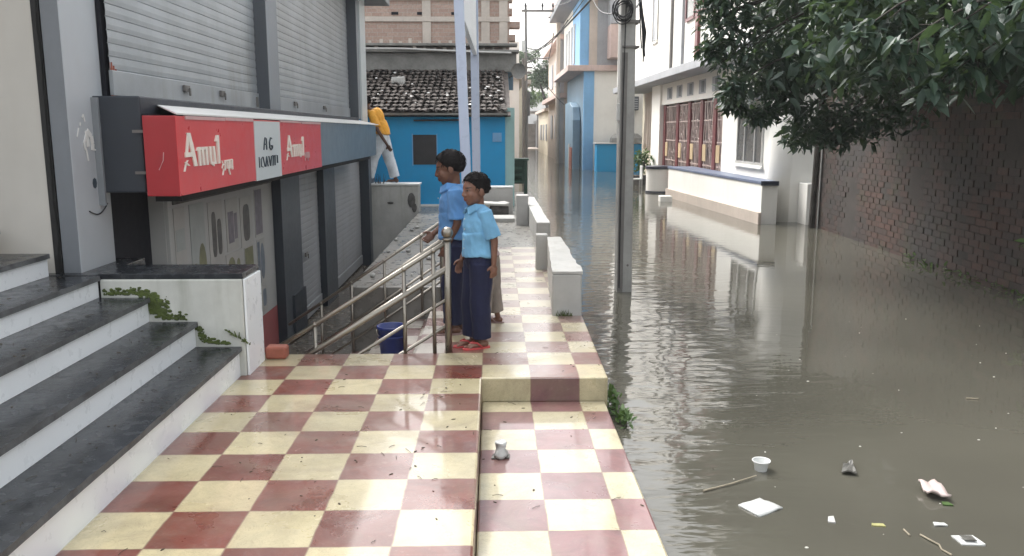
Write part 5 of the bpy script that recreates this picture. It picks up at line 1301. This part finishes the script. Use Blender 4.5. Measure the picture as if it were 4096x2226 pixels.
    def colr(p):
        q = inv @ (p-hc); x, y, z_ = q.x/s, q.y/s, q.z/s
        k = 1.0
        c = list(tone)
        if abs(x) < .1 and abs(z_) < .13 and y > .02:
            ex = abs(x)-.031; ez = z_-.004
            if y > .045:
                e = (ex/.0135)**2+(ez/.0055)**2
                if e < 1.0:
                    c = [.20, .17, .155] if (ex/.0070)**2+(ez/.0065)**2 > 1 else [.012, .009, .008]
                elif e < 1.6 and ez > 0: c = [v*.3 for v in tone]
                if ((abs(x)-.032)/.021)**2+((z_-.0235+.06*abs(abs(x)-.032))/.0045)**2 < 1: c = [.014, .010, .008]
                if (x/.022)**2+((z_+.0585)/.011)**2 < 1: c = [tone[0]*.95, tone[1]*.55, tone[2]*.62]
                if (x/.021)**2+((z_+.0585)/.0022)**2 < 1: c = [v*.3 for v in tone]
        return c
    body = remeshed(b, 'body', M['skin'], t, voxel*s, 4, .5, colorize=colr)
    # ---- hair: a cropped cap with tufts
    h = MB(); nu, nv = 72, 44; vs = []; fs = []
    for i in range(1, nv):
        th = math.pi*i/nv
        for j in range(nu):
            ph = 2*math.pi*j/nu
            d = Vector((math.sin(th)*math.cos(ph), math.sin(th)*math.sin(ph), math.cos(th)))
            p = Vector((.079*d.x, .098*d.y-.014, .091*d.z+.024))
            fr = max(0, d.y)
            line = -.030+.094*max(0, min(1, (p.y+.01)/.075))-.028*hair_len*max(0, -d.y)
            k = (p.z-line)/.016; k = max(0, min(1, k))
            ns = .985+.03*noise.noise(Vector((d.x*6, d.y*6, d.z*4)))+.022*noise.noise(Vector((d.x*26, d.y*26, d.z*9)))
            sc_ = (0.86+(ns-.86+.02*hair_len)*k)
            c0 = Vector((0, -.014, .024)); p = c0+(p-c0)*sc_
            vs.append(Hd(*p))
    for i in range(nv-2):
        for j in range(nu): fs.append((i*nu+j, (i+1)*nu+j, (i+1)*nu+(j+1)%nu, i*nu+(j+1)%nu))
    fs.append(list(range(nu))); fs.append([(nv-2)*nu+j for j in range(nu)][::-1])
    h.add(vs, fs)
    rng = random.Random(int(H*1000))
    for k in range(170):
        ph = rng.random()*6.283; th = rng.uniform(.15, 1.75)
        d = Vector((math.sin(th)*math.cos(ph), math.sin(th)*math.sin(ph), math.cos(th)))
        p = Vector((.080*d.x, .099*d.y-.014, .092*d.z+.024))
        line = -.018+.088*max(0, min(1, (p.y+.01)/.075))-.02*max(0, -d.y)
        if p.z < line: continue
        dn = (Vector((d.x, d.y+.5, -.9))-d*Vector((d.x, d.y+.5, -.9)).dot(d)).normalized()
        h.tube([Hd(*(p-d*.006)), Hd(*(p+d*.004+dn*.014)), Hd(*(p+d*.001+dn*.030))],   .0042*s, 5, .0010*s)
    h.build('hair', M['hair'], t, smooth=True)
    # ---- shirt
    c = MB()
    c.ell(W(0, 0, .845), sv(.124, .092, .150), rotB); c.ell(W(0, .004, .72), sv(.118, .094, .12), rotB)
    ring = []
    c.cap(W(-.098, -.01, .932), W(.098, -.01, .932), .048*s, .048*s)
    c.tube([W(0, -.012, .93), W(0, -.012, .985)], [.066*s, .050*s], 14)
    # skirt of the shirt: oval tube
    vs = []; n = 20
    for z_, rx, ry in ((.80, .122, .093), (.72, .122, .096), (.655, .130, .105), (.640, .129, .104)):
        for j in range(n):
            a_ = 2*math.pi*j/n; vs.append(W(rx*math.cos(a_), ry*math.sin(a_)+.002, z_+.008*math.sin(2*a_+1)))
    c.add(vs, [(i*n+j, i*n+(j+1)%n, (i+1)*n+(j+1)%n, (i+1)*n+j) for i in range(3) for j in range(n)]+[list(range(n))[::-1], [3*n+j for j in range(n)]])
    for shd, E_, q in slv:
        end = shd.lerp(E_, .86)
        c.tube([shd.lerp(E_, -.12), shd.lerp(E_, .25), shd.lerp(E_, .6), end], [.044*s, .048*s, .052*s, .055*s], 16)
    so_ = remeshed(c, 'shirt', M[shirt], t, voxel*1.1*s, 3, .5, shirt_fold*s, (8/s, 8/s, 5/s), H*7)
    # collar flaps, placket and pocket
    k = MB()
    for q in (1, -1):
        k.extr([W(.006*q, .068, .968), W(.046*q, .078, .928), W(.074*q, .035, .958), W(.060*q, -.035, .990), W(.046*q, .025, .998)], f*(.012*s)+Vector((0, 0, .006*s)))
    k.build('collar', M[shirt], t)
    k = MB()
    for z_ in (.90, .83, .76, .70): k.ell(W(.0, .103 if z_ < .8 else .098, z_), sv(.005, .003, .005), rotB, 8, 5)
    k.build('button', M['plastic_white'], t)
    # ---- trousers
    c = MB()
    c.ell(W(0, hips_fwd, .61), sv(.116, .086, .085), rotB); c.cap(W(-.045, hips_fwd, .60), W(.045, hips_fwd, .60), .076*s, .076*s)
    for q, st_ in ((1, stance[0:2]), (-1, stance[2:4])):
        z_e = .075+(1-trouser_len)*.3
        pts = [W(.052*q, hips_fwd, .60), W(.055*q+st_[0]*.25, hips_fwd+st_[1]*.25, .46), W(.058*q+st_[0]*.5, st_[1]*.55+.012, .325), W(.058*q+st_[0]*.8, st_[1]*.8, .19), W(.058*q+st_[0], st_[1]-.004, z_e)]
        c.tube(pts, [.080*s, .078*s, .071*s, .066*s, .064*s], 18)
    remeshed(c, 'trousers', M[trouser], t, voxel*1.1*s, 3, .5, .007*s, (8/s, 8/s, 4.5/s), H*3+2)
    # ---- slippers
    if slip:
        for q, st_ in ((1, stance[0:2]), (-1, stance[2:4])):
            fo = lambda x, y, z: W(.058*q+st_[0]+x, st_[1]+y, z)
            sl = MB(); out = []
            for (x, y) in ((-.030, -.055), (-.036, .0), (-.037, .07), (-.028, .125), (0, .142), (.028, .125), (.037, .07), (.036, .0), (.030, -.055), (0, -.068)): out.append((x*q, y))
            o3 = [fo(x, y, -.001) for x, y in out]; sl.extr(o3, (0, 0, .013*s))
            sp__ = sl.build('slipper', M[slip], t, bevel=.003)
            st2 = MB()
            for e in (1, -1): st2.tube([fo(.036*e, .005, .012), fo(.026*e, .045, .046), fo(0, .085, .044), fo(0, .092, .012)], .0065*s, 6)
            st2.build('strap', M[slip], sp__, smooth=True)
    return t

# younger boy in front: looks left, near arm hanging
person('younger schoolboy in light blue shirt, navy trousers and red slippers looking left', (-0.035, 5.72, 0.0), 1.205, 207, 209, -6,
       (((.138, -.06, .755), (.138, -.055, .595), .45), ((-.15, -.02, .76), (-.15, .05, .60), .4)), 'shirt_light', 'navy', 'slipper_red', (-.012, 0.0, .012, .03), voxel=.0042, shirt_fold=.013, tone=(.215, .105, .070))
# older boy by the rail: in profile, one hand on the rail
person('taller schoolboy in darker blue shirt leaning a hand on the railing and looking left', (-0.205, 6.14, 0.0), 1.345, 186, 181, -14,
       (((.140, -.01, .745), (.10, .06, .60), .5), ((-.145, .0, .76), (-.12, .135, .655), .7)), 'shirt_mid', 'navy', 'slipper_grey', (-.01, .03, .01, -.02), voxel=.0045, hair_len=1.5, lean=.04)
# third child almost wholly behind them
person('child in dull mauve shirt and grey brown trousers mostly hidden behind the younger boy', (0.045, 6.40, 0.0), 1.04, 172, 172, -16,
       (((.15, -.04, .78), (.15, .03, .62), .4), ((-.165, .0, .77), (-.17, .06, .62), .4)), 'mauve_cloth', 'grey_brown', 'slipper_grey', (-.02, .05, -.02, -.05), voxel=.006, trouser_len=.9, lean=.34)
# man at the far wall
person('hunched man in orange shirt and white trousers stepping along the pale low wall', (-2.0, 15.93, 0.53), 1.70, 172, 172, -30,
       (((.165, .02, .70), (.13, -.10, .50), .5), ((-.16, .10, .72), (-.16, .18, .58), .4)), 'orange', 'white_cloth', None, (0.02, .18, .0, -.14), tone=(.10, .045, .028), voxel=.008, hunch=.65, hair_len=.8, hips_fwd=.0)
mb = MB(); rng = random.Random(2)
for k in range(14):
    x = -2.07+rng.uniform(-.06, .1); mb.tube([(x, 15.74, .53), (x+rng.uniform(-.04, .04), 15.74, .53+rng.uniform(.05, .22))], .006, 4, .002)
tag(mb.build('weed', M['litter']), 'dry dark weeds growing on the pale low wall by the man', 'weeds')
